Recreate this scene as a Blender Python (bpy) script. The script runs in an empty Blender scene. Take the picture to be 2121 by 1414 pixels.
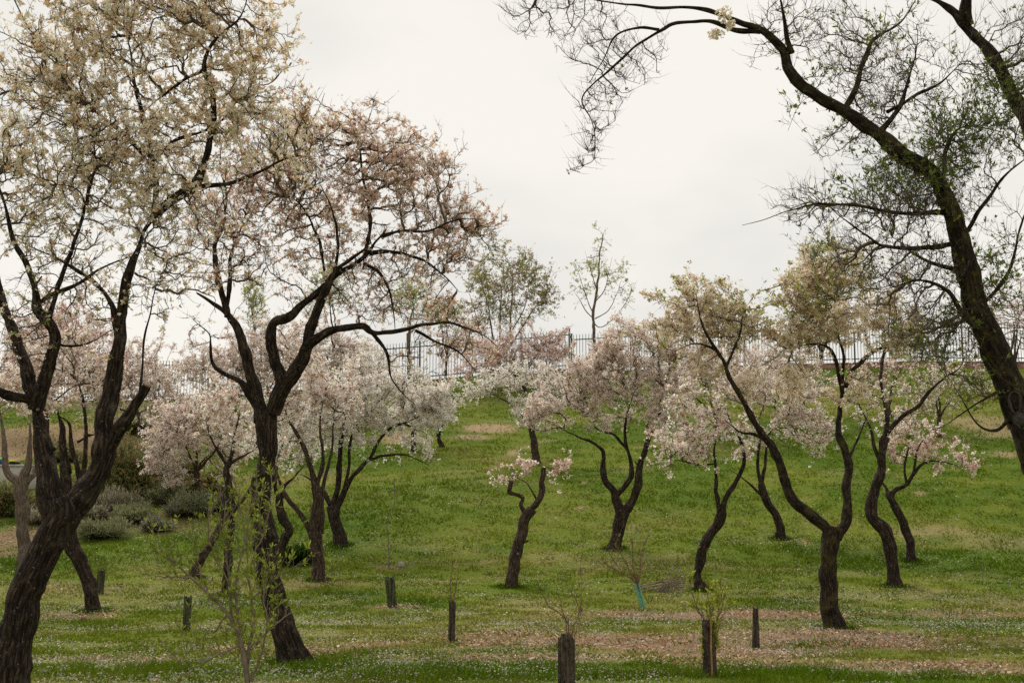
import bpy, math
import numpy as np
from mathutils import Vector

# ---------------------------------------------------------------- camera, sky, sun, exposure
SC = bpy.context.scene
PW, PH = 2121.0, 1414.0
LENS = 50.0
FPX = PW * LENS / 36.0
CAM_H = 1.6
PITCH = math.atan((1112 - PH / 2) / FPX)

cam_data = bpy.data.cameras.new("camera")
cam_data.sensor_width = 36.0
cam_data.lens = LENS
cam_data.clip_start = 0.1
cam_data.clip_end = 3000.0
camera = bpy.data.objects.new("camera", cam_data)
camera.location = (0, 0, CAM_H)
camera.rotation_euler = (math.radians(90) + PITCH, 0, 0)
SC.collection.objects.link(camera)
SC.camera = camera

SUN_ELEV, SUN_AZ = math.radians(54), math.radians(-28)      # azimuth from +Y, towards +X positive
world = bpy.data.worlds.new("World")
SC.world = world
world.use_nodes = True
nt = world.node_tree
nt.nodes.clear()
w_out = nt.nodes.new("ShaderNodeOutputWorld")
w_bg = nt.nodes.new("ShaderNodeBackground")
w_sky = nt.nodes.new("ShaderNodeTexSky")
w_sky.sky_type = 'NISHITA'
w_sky.sun_disc = False
w_sky.sun_elevation = SUN_ELEV
w_sky.sun_rotation = SUN_AZ
w_co = nt.nodes.new("ShaderNodeTexCoord")
w_map = nt.nodes.new("ShaderNodeMapping")
w_map.inputs["Scale"].default_value = (1.0, 1.0, 2.2)
w_noise = nt.nodes.new("ShaderNodeTexNoise")
w_noise.inputs["Scale"].default_value = 2.6
w_noise.inputs["Detail"].default_value = 5.0
w_noise.inputs["Roughness"].default_value = 0.5
w_ramp = nt.nodes.new("ShaderNodeValToRGB")
w_ramp.color_ramp.elements[0].position = 0.36
w_ramp.color_ramp.elements[0].color = (0.415, 0.405, 0.385, 1)
w_ramp.color_ramp.elements[1].position = 0.56
w_ramp.color_ramp.elements[1].color = (0.507, 0.489, 0.452, 1)
w_mul = nt.nodes.new("ShaderNodeVectorMath")
w_mul.operation = 'SCALE'
w_mul.inputs["Scale"].default_value = 0.06
w_mix = nt.nodes.new("ShaderNodeMixRGB")
w_mix.inputs["Fac"].default_value = 0.97           # closed cloud deck, a trace of the clear sky above
L = nt.links.new
L(w_co.outputs["Generated"], w_map.inputs["Vector"])
L(w_map.outputs["Vector"], w_noise.inputs["Vector"])
L(w_noise.outputs["Fac"], w_ramp.inputs["Fac"])
L(w_sky.outputs["Color"], w_mul.inputs[0])
L(w_mul.outputs["Vector"], w_mix.inputs["Color1"])
L(w_ramp.outputs["Color"], w_mix.inputs["Color2"])
L(w_mix.outputs["Color"], w_bg.inputs["Color"])
w_bg.inputs["Strength"].default_value = 1.0
L(w_bg.outputs["Background"], w_out.inputs["Surface"])

sun_data = bpy.data.lights.new("sun", 'SUN')
sun_data.energy = 1.5
sun_data.angle = math.radians(30)
sun_data.color = (1.0, 0.94, 0.84)
sun = bpy.data.objects.new("sun", sun_data)
_sd = Vector((math.sin(SUN_AZ) * math.cos(SUN_ELEV), math.cos(SUN_AZ) * math.cos(SUN_ELEV), math.sin(SUN_ELEV)))
sun.rotation_euler = _sd.to_track_quat('Z', 'Y').to_euler()
SC.collection.objects.link(sun)

SC.view_settings.view_transform = 'Standard'
SC.view_settings.look = 'None'
SC.view_settings.exposure = 0.92
SC.view_settings.gamma = 1.0
SC.view_settings.use_curve_mapping = False
SC.cycles.max_bounces = 6
SC.cycles.diffuse_bounces = 3
SC.cycles.glossy_bounces = 2
SC.cycles.transmission_bounces = 4
SC.cycles.transparent_max_bounces = 6
SC.cycles.use_denoising = False

# ---------------------------------------------------------------- numeric helpers
def smooth(a, b, x):
    t = np.clip((np.asarray(x, float) - a) / (b - a), 0, 1)
    return t * t * (3 - 2 * t)

def _hash(i, seed):
    i = (i.astype(np.int64) * 374761393 + seed * 668265263) & 0x7fffffff
    i = ((i ^ (i >> 13)) * 1274126177) & 0x7fffffff
    return ((i ^ (i >> 16)) & 0xffff) / 65535.0

def vnoise(P, scale=1.0, seed=0):
    P = np.asarray(P, float) * scale
    I = np.floor(P).astype(np.int64)
    f = P - I
    f = f * f * (3 - 2 * f)
    out = 0.0
    D = P.shape[-1]
    mult = [1, 57, 7919]
    for c in range(2 ** D):
        w, k = 1.0, 0
        for a in range(D):
            b = (c >> a) & 1
            w = w * (f[..., a] if b else 1 - f[..., a])
            k = k + (I[..., a] + b) * mult[a] * (1 + 1000 * a)
        out = out + w * _hash(np.asarray(k), seed)
    return out

def fbm(P, scale=1.0, seed=0, octv=4):
    P = np.asarray(P, float)
    s, a, t = 0.0, 0.5, 0.0
    for o in range(octv):
        s = s + a * vnoise(P + 13.7 * o, scale * 2 ** o, seed + o)
        t += a
        a *= 0.55
    return s / t

def unit(v):
    return v / np.maximum(np.linalg.norm(v, axis=-1, keepdims=True), 1e-9)

# ---------------------------------------------------------------- picture rays -> places on the ground
CP, SP = math.cos(PITCH), math.sin(PITCH)
def W(px, py, Y):
    """point of the world seen at photo pixel (px, py), Y metres in front"""
    u = (px - PW / 2) / FPX
    v = (PH / 2 - py) / FPX
    t = Y / (CP - v * SP)
    return np.array([u * t, Y, CAM_H + (SP + v * CP) * t])

def mpp(py, Y):
    v = (PH / 2 - py) / FPX
    return Y / (CP - v * SP) / FPX

PROF = np.array([(-60, 0), (0, 0), (23, 0.0), (26, 0.03), (29, 0.13), (33, 0.45), (36, 0.80), (39, 1.27),
                 (43, 2.2), (47, 3.35), (51.5, 4.45), (56, 5.59), (61.5, 7.1), (67, 8.75), (70.2, 9.80), (72, 9.95),
                 (76, 9.9), (140, 8.6), (400, 4.0), (1500, 0.0)])
def terrain(X, Y):
    X = np.asarray(X, float); Y = np.asarray(Y, float)
    z = np.interp(Y, PROF[:, 0], PROF[:, 1])
    z = 0.5 * z + 0.25 * (np.interp(Y - 1.3, PROF[:, 0], PROF[:, 1]) + np.interp(Y + 1.3, PROF[:, 0], PROF[:, 1]))
    fx = np.interp(X, [-30, -14, -2, 8, 20, 40], [0.83, 0.86, 0.97, 1.0, 1.02, 1.0])
    z = z * fx
    P = np.stack([X, Y], -1)
    z = z + (fbm(P, 0.16, 5, 3) - 0.5) * 0.5 * smooth(30, 44, Y) * (1 - 0.7 * smooth(66, 70, Y))
    z = z + (fbm(P, 0.9, 9, 2) - 0.5) * 0.07
    return z

def ground_hit(px, py, y0=9.0, y1=72.0):
    Ys = np.linspace(y0, y1, 1400)
    pts = np.array([W(px, py, Y) for Y in Ys[::7]])
    g = terrain(pts[:, 0], pts[:, 1])
    below = np.nonzero(pts[:, 2] <= g)[0]
    if len(below) == 0:
        p = W(px, py, 70.0)
        return np.array([p[0], 70.0, float(terrain(p[0], 70.0))])
    i = max(below[0], 1)
    a, b = Ys[::7][i - 1], Ys[::7][i]
    for _ in range(25):
        m = 0.5 * (a + b)
        p = W(px, py, m)
        if p[2] <= terrain(p[0], p[1]): b = m
        else: a = m
    p = W(px, py, 0.5 * (a + b))
    p[2] = float(terrain(p[0], p[1]))
    return p

# ---------------------------------------------------------------- mesh helpers
COL = SC.collection
def mesh_np(name, V, F, mat, color=None, vec=None, smooth_shade=False):
    V = np.ascontiguousarray(V, np.float32)
    F = np.ascontiguousarray(F, np.int32)
    m = bpy.data.meshes.new(name)
    n, k = F.shape
    m.vertices.add(len(V)); m.vertices.foreach_set("co", V.ravel())
    m.loops.add(n * k); m.loops.foreach_set("vertex_index", F.ravel())
    m.polygons.add(n); m.polygons.foreach_set("loop_start", np.arange(0, n * k, k, dtype=np.int32))
    if smooth_shade:
        m.polygons.foreach_set("use_smooth", np.ones(n, bool))
    m.update(calc_edges=True)
    if color is not None:
        c = np.ones((len(V), 4), np.float32); c[:, :3] = color
        a = m.color_attributes.new("tint", 'FLOAT_COLOR', 'POINT')
        a.data.foreach_set("color", c.ravel())
    if vec is not None:
        a = m.attributes.new("bark_space", 'FLOAT_VECTOR', 'POINT')
        a.data.foreach_set("vector", np.ascontiguousarray(vec, np.float32).ravel())
    m.materials.append(mat)
    return m

def link(name, data, parent=None, loc=None):
    o = bpy.data.objects.new(name, data)
    COL.objects.link(o)
    if parent is not None: o.parent = parent
    if loc is not None: o.location = tuple(float(c) for c in loc)
    return o

def tag(o, label=None, cat=None, group=None, kind=None):
    if label: o["label"] = label
    if cat: o["category"] = cat
    if group: o["group"] = group
    if kind: o["kind"] = kind
    return o

def thing(name, loc, label, cat, group=None):
    return tag(link(name, None, None, loc), label, cat, group)

def tubes(P, R, sides, caps=False):
    """P (n,K,3) centre lines, R (n,K) radii -> verts, quads"""
    n, K, _ = P.shape
    T = np.empty_like(P)
    T[:, 1:-1] = P[:, 2:] - P[:, :-2]
    T[:, 0] = P[:, 1] - P[:, 0]; T[:, -1] = P[:, -1] - P[:, -2]
    T = unit(T)
    mean = unit(P[:, -1] - P[:, 0] + 1e-6)
    ref = np.zeros((n, 3)); ref[np.arange(n), np.argmin(np.abs(mean), 1)] = 1.0
    U = unit(np.cross(T, ref[:, None, :])); Vv = np.cross(T, U)
    th = np.arange(sides) * 2 * math.pi / sides
    ring = U[:, :, None, :] * np.cos(th)[None, None, :, None] + Vv[:, :, None, :] * np.sin(th)[None, None, :, None]
    V = P[:, :, None, :] + ring * R[:, :, None, None]
    idx = np.arange(n * K * sides).reshape(n, K, sides)
    a = idx[:, :-1, :]; b = np.roll(a, -1, 2); d = idx[:, 1:, :]; c = np.roll(d, -1, 2)
    F = np.stack([a, b, c, d], -1).reshape(-1, 4)
    return V.reshape(-1, 3), F, ring

def spikes(P, R, sides=3):
    """thin shoots (n,K,3) ending in a point"""
    V, F, _ = tubes(P[:, :-1], R[:, :-1], sides) if P.shape[1] > 2 else (None, None, None)
    n, K, _ = P.shape
    if V is None:
        T = unit(P[:, 1] - P[:, 0]); ref = np.where(np.abs(T[:, 2:3]) < .8, [[0, 0, 1.]], [[1., 0, 0]])
        U = unit(np.cross(T, ref)); W_ = np.cross(T, U)
        th = np.arange(sides) * 2 * math.pi / sides
        V = (P[:, 0][:, None] + (U[:, None] * np.cos(th)[None, :, None] + W_[:, None] * np.sin(th)[None, :, None]) * R[:, 0][:, None, None]).reshape(-1, 3)
        last = np.arange(n * sides).reshape(n, sides); quads = []
    else:
        last = np.arange(len(V)).reshape(n, K - 1, sides)[:, -1]
        quads = [F[:, [0, 1, 2]], F[:, [0, 2, 3]]]
    tip = len(V) + np.arange(n)
    V = np.vstack([V, P[:, -1]])
    tri = np.stack([last, np.roll(last, -1, 1), np.repeat(tip[:, None], sides, 1)], -1).reshape(-1, 3)
    return V, np.concatenate(quads + [tri])

def tri(F):
    return np.concatenate([F[:, [0, 1, 2]], F[:, [0, 2, 3]]])

def merge(parts):
    Vs, Fs, Cs, o = [], [], [], 0
    for p in parts:
        Vs.append(p[0]); Fs.append(p[1] + o); o += len(p[0])
        if len(p) > 2: Cs.append(p[2])
    return np.concatenate(Vs), np.concatenate(Fs), (np.concatenate(Cs) if Cs else None)

def box_vf(c, s, rz=0.0):
    c = np.array(c, float); s = np.array(s, float) / 2
    v = np.array([[x, y, z] for z in (-1, 1) for y in (-1, 1) for x in (-1, 1)], float) * s
    co, si = math.cos(rz), math.sin(rz)
    v = np.stack([v[:, 0] * co - v[:, 1] * si, v[:, 0] * si + v[:, 1] * co, v[:, 2]], -1) + c
    f = np.array([[0, 2, 3, 1], [4, 5, 7, 6], [0, 1, 5, 4], [2, 6, 7, 3], [0, 4, 6, 2], [1, 3, 7, 5]])
    return v, f

# ---------------------------------------------------------------- materials
def new_mat(name):
    m = bpy.data.materials.new(name); m.use_nodes = True
    t = m.node_tree; t.nodes.clear()
    o = t.nodes.new("ShaderNodeOutputMaterial")
    return m, t, o

def N(t, kind, **kw):
    n = t.nodes.new(kind)
    for k, v in kw.items():
        if k in n.inputs: n.inputs[k].default_value = v
        else: setattr(n, k, v)
    return n

def ramp(t, fac, stops):
    r = t.nodes.new("ShaderNodeValToRGB")
    e = r.color_ramp.elements
    while len(e) < len(stops): e.new(0.5)
    for el, (p, c) in zip(e, stops):
        el.position = p; el.color = (*c, 1)
    t.links.new(fac, r.inputs["Fac"])
    return r.outputs["Color"]

def mat_tinted(name, transl=0.35, rough=0.7, spec=0.2):
    m, t, o = new_mat(name)
    at = N(t, "ShaderNodeAttribute", attribute_name="tint")
    p = N(t, "ShaderNodeBsdfPrincipled", Roughness=rough)
    p.inputs["Specular IOR Level"].default_value = spec
    t.links.new(at.outputs["Color"], p.inputs["Base Color"])
    if transl > 0:
        tr = N(t, "ShaderNodeBsdfTranslucent")
        mx = N(t, "ShaderNodeMixShader", Fac=transl)
        t.links.new(at.outputs["Color"], tr.inputs["Color"])
        t.links.new(p.outputs[0], mx.inputs[1]); t.links.new(tr.outputs[0], mx.inputs[2])
        t.links.new(mx.outputs[0], o.inputs["Surface"])
    else:
        t.links.new(p.outputs[0], o.inputs["Surface"])
    return m

def mat_bark(name, c0, c1, c2, moss, moss_amt):
    """furrowed bark in bark space, with lichen / moss in patches"""
    m, t, o = new_mat(name)
    at = N(t, "ShaderNodeAttribute", attribute_name="bark_space")
    mp = N(t, "ShaderNodeMapping"); mp.inputs["Scale"].default_value = (42, 42, 7)
    t.links.new(at.outputs["Vector"], mp.inputs["Vector"])
    n1 = N(t, "ShaderNodeTexNoise", Scale=1.0, Detail=7.0, Roughness=0.72, Distortion=0.25)
    t.links.new(mp.outputs[0], n1.inputs["Vector"])
    col = ramp(t, n1.outputs["Fac"], [(0.40, c0), (0.52, c1), (0.66, c2)])
    n2 = N(t, "ShaderNodeTexNoise", Scale=5.0, Detail=6.0, Roughness=0.7)
    t.links.new(at.outputs["Vector"], n2.inputs["Vector"])
    mr = N(t, "ShaderNodeMapRange"); mr.inputs["From Min"].default_value = 0.66 - 0.18 * moss_amt
    mr.inputs["From Max"].default_value = 0.80 - 0.15 * moss_amt
    t.links.new(n2.outputs["Fac"], mr.inputs["Value"])
    mx = N(t, "ShaderNodeMixRGB"); mx.inputs["Color2"].default_value = (*moss, 1)
    t.links.new(mr.outputs[0], mx.inputs["Fac"]); t.links.new(col, mx.inputs["Color1"])
    # pale lichen flecks
    n3 = N(t, "ShaderNodeTexNoise", Scale=26.0, Detail=3.0, Roughness=0.6)
    t.links.new(at.outputs["Vector"], n3.inputs["Vector"])
    mr3 = N(t, "ShaderNodeMapRange"); mr3.inputs["From Min"].default_value = 0.64; mr3.inputs["From Max"].default_value = 0.74
    t.links.new(n3.outputs["Fac"], mr3.inputs["Value"])
    mx3 = N(t, "ShaderNodeMixRGB"); mx3.inputs["Color2"].default_value = (0.22, 0.195, 0.16, 1)
    t.links.new(mr3.outputs[0], mx3.inputs["Fac"]); t.links.new(mx.outputs[0], mx3.inputs["Color1"])
    p = N(t, "ShaderNodeBsdfPrincipled", Roughness=0.9)
    p.inputs["Specular IOR Level"].default_value = 0.15
    t.links.new(mx3.outputs[0], p.inputs["Base Color"])
    b = N(t, "ShaderNodeBump", Strength=1.0, Distance=0.035)
    t.links.new(n1.outputs["Fac"], b.inputs["Height"]); t.links.new(b.outputs[0], p.inputs["Normal"])
    t.links.new(p.outputs[0], o.inputs["Surface"])
    return m

def mat_noise(name, stops, scale=8.0, rough=0.8, bump=0.3, dist=0.01, detail=5.0, spec=0.2):
    m, t, o = new_mat(name)
    co = N(t, "ShaderNodeTexCoord")
    n1 = N(t, "ShaderNodeTexNoise", Scale=scale, Detail=detail, Roughness=0.6)
    t.links.new(co.outputs["Object"], n1.inputs["Vector"])
    p = N(t, "ShaderNodeBsdfPrincipled", Roughness=rough)
    p.inputs["Specular IOR Level"].default_value = spec
    t.links.new(ramp(t, n1.outputs["Fac"], stops), p.inputs["Base Color"])
    b = N(t, "ShaderNodeBump", Strength=bump, Distance=dist)
    t.links.new(n1.outputs["Fac"], b.inputs["Height"]); t.links.new(b.outputs[0], p.inputs["Normal"])
    t.links.new(p.outputs[0], o.inputs["Surface"])
    return m

M_PETAL = mat_tinted("petal", 0.6, 0.8, 0.05)
M_LEAF = mat_tinted("young_leaf", 0.45, 0.6, 0.12)
M_GRASS = mat_tinted("grass_blade", 0.5, 0.9, 0.03)
M_CHIP = mat_tinted("wood_chip", 0.0, 0.9, 0.1)
M_TWIG = mat_noise("twig_bark", [(0.3, (0.060, 0.043, 0.032)), (0.7, (0.165, 0.125, 0.096))], 14, 0.85, 0.0)
M_TWIGR = mat_noise("red_twig_bark", [(0.3, (0.11, 0.058, 0.038)), (0.7, (0.22, 0.135, 0.09))], 14, 0.8, 0.0)
M_TWIGG = mat_noise("grey_twig_bark", [(0.3, (0.12, 0.092, 0.062)), (0.7, (0.26, 0.205, 0.15))], 14, 0.8, 0.0)
B_DARK = mat_bark("dark_almond_bark", (0.007, 0.005, 0.004), (0.030, 0.020, 0.014), (0.125, 0.087, 0.060), (0.105, 0.088, 0.066), 0.55)
B_MOSSY = mat_bark("mossy_almond_bark", (0.006, 0.0045, 0.004), (0.024, 0.017, 0.012), (0.085, 0.062, 0.043), (0.075, 0.060, 0.016), 0.9)
B_BROWN = mat_bark("brown_almond_bark", (0.014, 0.009, 0.007), (0.060, 0.040, 0.028), (0.165, 0.118, 0.085), (0.085, 0.063, 0.020), 0.3)
B_GREY = mat_bark("pale_grey_bark", (0.06, 0.043, 0.033), (0.15, 0.112, 0.085), (0.26, 0.20, 0.155), (0.12, 0.085, 0.05), 0.3)
M_CUT = mat_noise("cut_wood", [(0.35, (0.10, 0.065, 0.04)), (0.65, (0.26, 0.18, 0.115))], 30, 0.85, 0.3)
M_SCAR = mat_noise("healed_bark_scar", [(0.3, (0.022, 0.019, 0.016)), (0.7, (0.075, 0.066, 0.056))], 40, 0.85, 0.5)

# ---------------------------------------------------------------- the ground
def world_patch(cx, cy, rx, ry):
    c = ground_hit(cx, cy)
    a = ground_hit(cx, cy + ry); b = ground_hit(cx, cy - ry)
    return (c[0], 0.5 * (a[1] + b[1]), rx * mpp(cy, c[1]), max(0.5 * abs(b[1] - a[1]), 0.15))

def patch_field(patches, X, Y, soft=0.35, seed=3, nscale=1.4, namp=0.9):
    P = np.stack([X, Y], -1)
    wob = (fbm(P, nscale, seed, 3) - 0.5) * namp
    out = np.zeros(np.shape(X))
    for (cx, cy, rx, ry, s) in patches:
        q = np.sqrt(((X - cx) / rx) ** 2 + ((Y - cy) / ry) ** 2)
        out = np.maximum(out, s * (1 - smooth(1 - soft, 1 + soft, q + wob)))
    return out

MULCH = [(*world_patch(*p[:4]), p[4]) for p in [
    (1500, 1272, 300, 9, 1.0), (1880, 1272, 220, 9, .6), (1280, 1268, 70, 8, 1.0),
    (1250, 1330, 360, 19, .95), (1700, 1325, 330, 16, .95), (2060, 1325, 200, 13, .45),
    (1120, 1362, 230, 9, .9), (1440, 1352, 240, 14, .9), (1750, 1378, 330, 9, .9), (2060, 1388, 160, 8, .5),
    (200, 1362, 150, 7, .6), (640, 1345, 80, 15, .9), (480, 1345, 60, 8, .7),
    (740, 1338, 60, 5, .8), (800, 1176, 42, 5, .8), (815, 1256, 60, 4, .8),
    (140, 1275, 80, 6, .6), (30, 1115, 110, 28, .9), (250, 1085, 160, 26, .75), (440, 1060, 80, 18, .55),
    (150, 1222, 120, 10, .55)]]
BARE = [(*world_patch(*p[:4]), p[4]) for p in [
    (1005, 887, 62, 9, 1.0), (975, 905, 40, 6, .9), (830, 905, 40, 14, .9), (1060, 938, 18, 6, .9),
    (1090, 925, 25, 5, .7), (1210, 1000, 14, 4, .7), (960, 978, 60, 14, .35), (1010, 1000, 80, 10, .3),
    (2060, 885, 80, 28, .75), (2090, 940, 40, 8, .8), (1960, 1100, 120, 12, .65), (2060, 1120, 110, 24, .6),
    (1905, 1020, 16, 4, .8), (1960, 905, 40, 8, .5), (830, 1020, 70, 8, .35), (985, 1035, 60, 10, .45),
    (1310, 1090, 34, 10, .55), (1200, 1052, 10, 3, .8), (1665, 1123, 12, 4, .8), (1120, 915, 30, 5, .6),
    (250, 915, 190, 45, 1.0), (60, 920, 130, 40, 1.0), (420, 1010, 90, 16, .8), (1500, 880, 60, 10, .5),
    (1580, 805, 320, 22, .35), (1000, 830, 200, 14, .3), (1840, 1010, 60, 8, .35), (260, 1330, 120, 6, .4),
    (860, 872, 40, 8, .6), (1370, 920, 24, 6, .7), (1330, 925, 16, 5, .8), (1740, 1000, 40, 6, .3),
    (2000, 1195, 90, 10, .35), (420, 1290, 90, 10, .45), (230, 1300, 130, 7, .5), (300, 1225, 160, 14, .45),
    (735, 1295, 70, 9, .45), (690, 1250, 60, 8, .5), (1040, 1195, 60, 6, .3), (1680, 1210, 60, 5, .4)]]
PETAL_CARPET = [(*world_patch(*p[:4]), p[4]) for p in [
    (360, 1252, 170, 12, 1.0), (600, 1248, 130, 12, .9), (1300, 1295, 200, 18, .9), (1150, 1290, 160, 14, .7),
    (200, 1392, 220, 18, 1.0), (620, 1290, 240, 26, .7), (950, 1280, 220, 20, .7), (240, 1250, 110, 22, .8),
    (1900, 1240, 240, 14, .7), (1540, 1240, 200, 14, .6), (1430, 1130, 220, 24, .5), (900, 1150, 140, 14, .4),
    (350, 1105, 120, 16, .9), (1330, 1170, 200, 20, .4), (1950, 1295, 200, 10, .7), (1800, 1350, 220, 12, .5),
    (1100, 1240, 160, 16, .5), (1680, 1045, 120, 14, .4)]]
LUSH_AND_SHADE = [(*world_patch(*p[:4]), p[4]) for p in [  # lush turf, plus shade of the bank hollow painted into the tint
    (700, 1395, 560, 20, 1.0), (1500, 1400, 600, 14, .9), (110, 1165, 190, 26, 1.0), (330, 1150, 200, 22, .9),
    (620, 1160, 90, 40, .8), (760, 1060, 160, 50, .75), (900, 1020, 130, 30, .6), (480, 1120, 120, 26, .9),  # hollow patches: slope and tree shade put in as darker green
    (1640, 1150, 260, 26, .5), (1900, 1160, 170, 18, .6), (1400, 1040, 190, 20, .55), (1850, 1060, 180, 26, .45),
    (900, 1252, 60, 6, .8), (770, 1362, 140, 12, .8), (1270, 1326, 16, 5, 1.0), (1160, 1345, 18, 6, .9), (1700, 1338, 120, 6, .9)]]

def fields(X, Y):
    mul = patch_field(MULCH, X, Y, 0.6, 3, 0.55, 1.9)
    bar = patch_field(BARE, X, Y, 0.5, 21, 0.8, 1.1)
    bar = bar * (0.45 + 0.55 * smooth(0.45, 0.85, bar))
    pet = patch_field(PETAL_CARPET, X, Y, 0.7, 31, 0.6, 0.9)
    lush_shade = patch_field(LUSH_AND_SHADE, X, Y, 0.5, 41, 0.7, 0.8)
    P = np.stack([X, Y], -1)
    dry = 0.72 * fbm(P, 0.33, 51, 4) + 0.28 * fbm(P, 1.5, 57, 3)
    band = fbm(np.stack([X * 0.22, Y * 0.55], -1), 0.45, 71, 3)          # broad bands of varied turf tone along the bank
    dry = dry + 0.075 * (1 - smooth(26, 34, Y)) * (1 - lush_shade) + (0.45 * (band - 0.5) - 0.035) * smooth(30, 38, Y)
    # worn, drier turf in streaks on the bank
    st = fbm(np.stack([X * 0.5, Y], -1), 0.5, 61, 4)
    bar = np.maximum(bar, 0.24 * smooth(0.60, 0.72, st) * smooth(36, 50, Y) * (1 - lush_shade))
    bar = np.maximum(bar, 0.26 * smooth(0.58, 0.70, st) * (1 - smooth(36, 44, Y)) * (1 - lush_shade))
    return mul, bar * (1 - 0.8 * lush_shade), pet, lush_shade, dry

def turf_colour(X, Y, lush_shade, dry, rng=None):
    g_dark = np.array([0.072, 0.122, 0.0035]); g_mid = np.array([0.118, 0.155, 0.010]); g_dry = np.array([0.200, 0.185, 0.046])
    t = smooth(0.36, 0.52, dry)[..., None]; t2 = smooth(0.54, 0.72, dry)[..., None]
    c = g_dark * (1 - t) + g_mid * t
    c = c * (1 - 0.65 * t2) + g_dry * 0.65 * t2
    l = (0.7 * lush_shade)[..., None]
    return c * (1 - l) + np.array([0.062, 0.116, 0.0032]) * l  # lush green, darkened to carry the painted shade of the hollow

def build_ground():
    ys = np.concatenate([[-60, -30, -10, 0, 5, 8], np.arange(10, 76.1, 0.26), [80, 90, 110, 150, 220, 400, 800, 1500]])
    xs = np.concatenate([[-1500, -600, -250, -120, -70, -50, -42], np.arange(-36, 36.1, 0.3), [42, 50, 70, 120, 250, 600, 1500]])
    X, Y = np.meshgrid(xs, ys)
    Z = terrain(X, Y)
    mul, bar, pet, lush_shade, dry = fields(X, Y)
    c = turf_colour(X, Y, lush_shade, dry) * 0.9
    soil = np.array([0.30, 0.22, 0.13])
    c = c * (1 - bar[..., None]) + soil * bar[..., None]
    c = c * (1 - mul[..., None]) + np.array([0.20, 0.13, 0.078]) * mul[..., None]
    idx = np.arange(X.size).reshape(X.shape)
    F = np.stack([idx[:-1, :-1], idx[:-1, 1:], idx[1:, 1:], idx[1:, :-1]], -1).reshape(-1, 4)
    V = np.stack([X, Y, Z], -1).reshape(-1, 3)
    m, t, o = new_mat("turf_and_soil")
    at = N(t, "ShaderNodeAttribute", attribute_name="tint")
    co = N(t, "ShaderNodeTexCoord")
    n1 = N(t, "ShaderNodeTexNoise", Scale=9.0, Detail=8.0, Roughness=0.7)
    t.links.new(co.outputs["Object"], n1.inputs["Vector"])
    n2 = N(t, "ShaderNodeTexNoise", Scale=45.0, Detail=5.0, Roughness=0.7)
    t.links.new(co.outputs["Object"], n2.inputs["Vector"])
    f1 = ramp(t, n1.outputs["Fac"], [(0.3, (0.62, 0.62, 0.62)), (0.7, (1.35, 1.32, 1.25))])
    f2 = ramp(t, n2.outputs["Fac"], [(0.3, (0.60, 0.60, 0.60)), (0.7, (1.35, 1.35, 1.35))])
    m1 = N(t, "ShaderNodeMixRGB", blend_type='MULTIPLY', Fac=1.0)
    m2 = N(t, "ShaderNodeMixRGB", blend_type='MULTIPLY', Fac=1.0)
    t.links.new(at.outputs["Color"], m1.inputs[1]); t.links.new(f1, m1.inputs[2])
    t.links.new(m1.outputs[0], m2.inputs[1]); t.links.new(f2, m2.inputs[2])
    p = N(t, "ShaderNodeBsdfPrincipled", Roughness=0.95)
    p.inputs["Specular IOR Level"].default_value = 0.1
    t.links.new(m2.outputs[0], p.inputs["Base Color"])
    b = N(t, "ShaderNodeBump", Strength=0.7, Distance=0.04)
    t.links.new(n1.outputs["Fac"], b.inputs["Height"]); t.links.new(b.outputs[0], p.inputs["Normal"])
    t.links.new(p.outputs[0], o.inputs["Surface"])
    me = mesh_np("ground", V, F, m, color=c.reshape(-1, 3), smooth_shade=True)
    tag(link("ground", me), kind="structure")

build_ground()

def scatter_xy(n, rng, y0=9.5, y1=71.0, power=1.0):
    """random ground positions, denser towards the viewer"""
    u = rng.random(n)
    Y = y0 * (y1 / y0) ** u if power == 1.0 else (y0 ** (1 - power) + u * (y1 ** (1 - power) - y0 ** (1 - power))) ** (1 / (1 - power))
    X = (rng.random(n) - 0.5) * (0.80 * Y + 5)
    return X, Y

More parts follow.
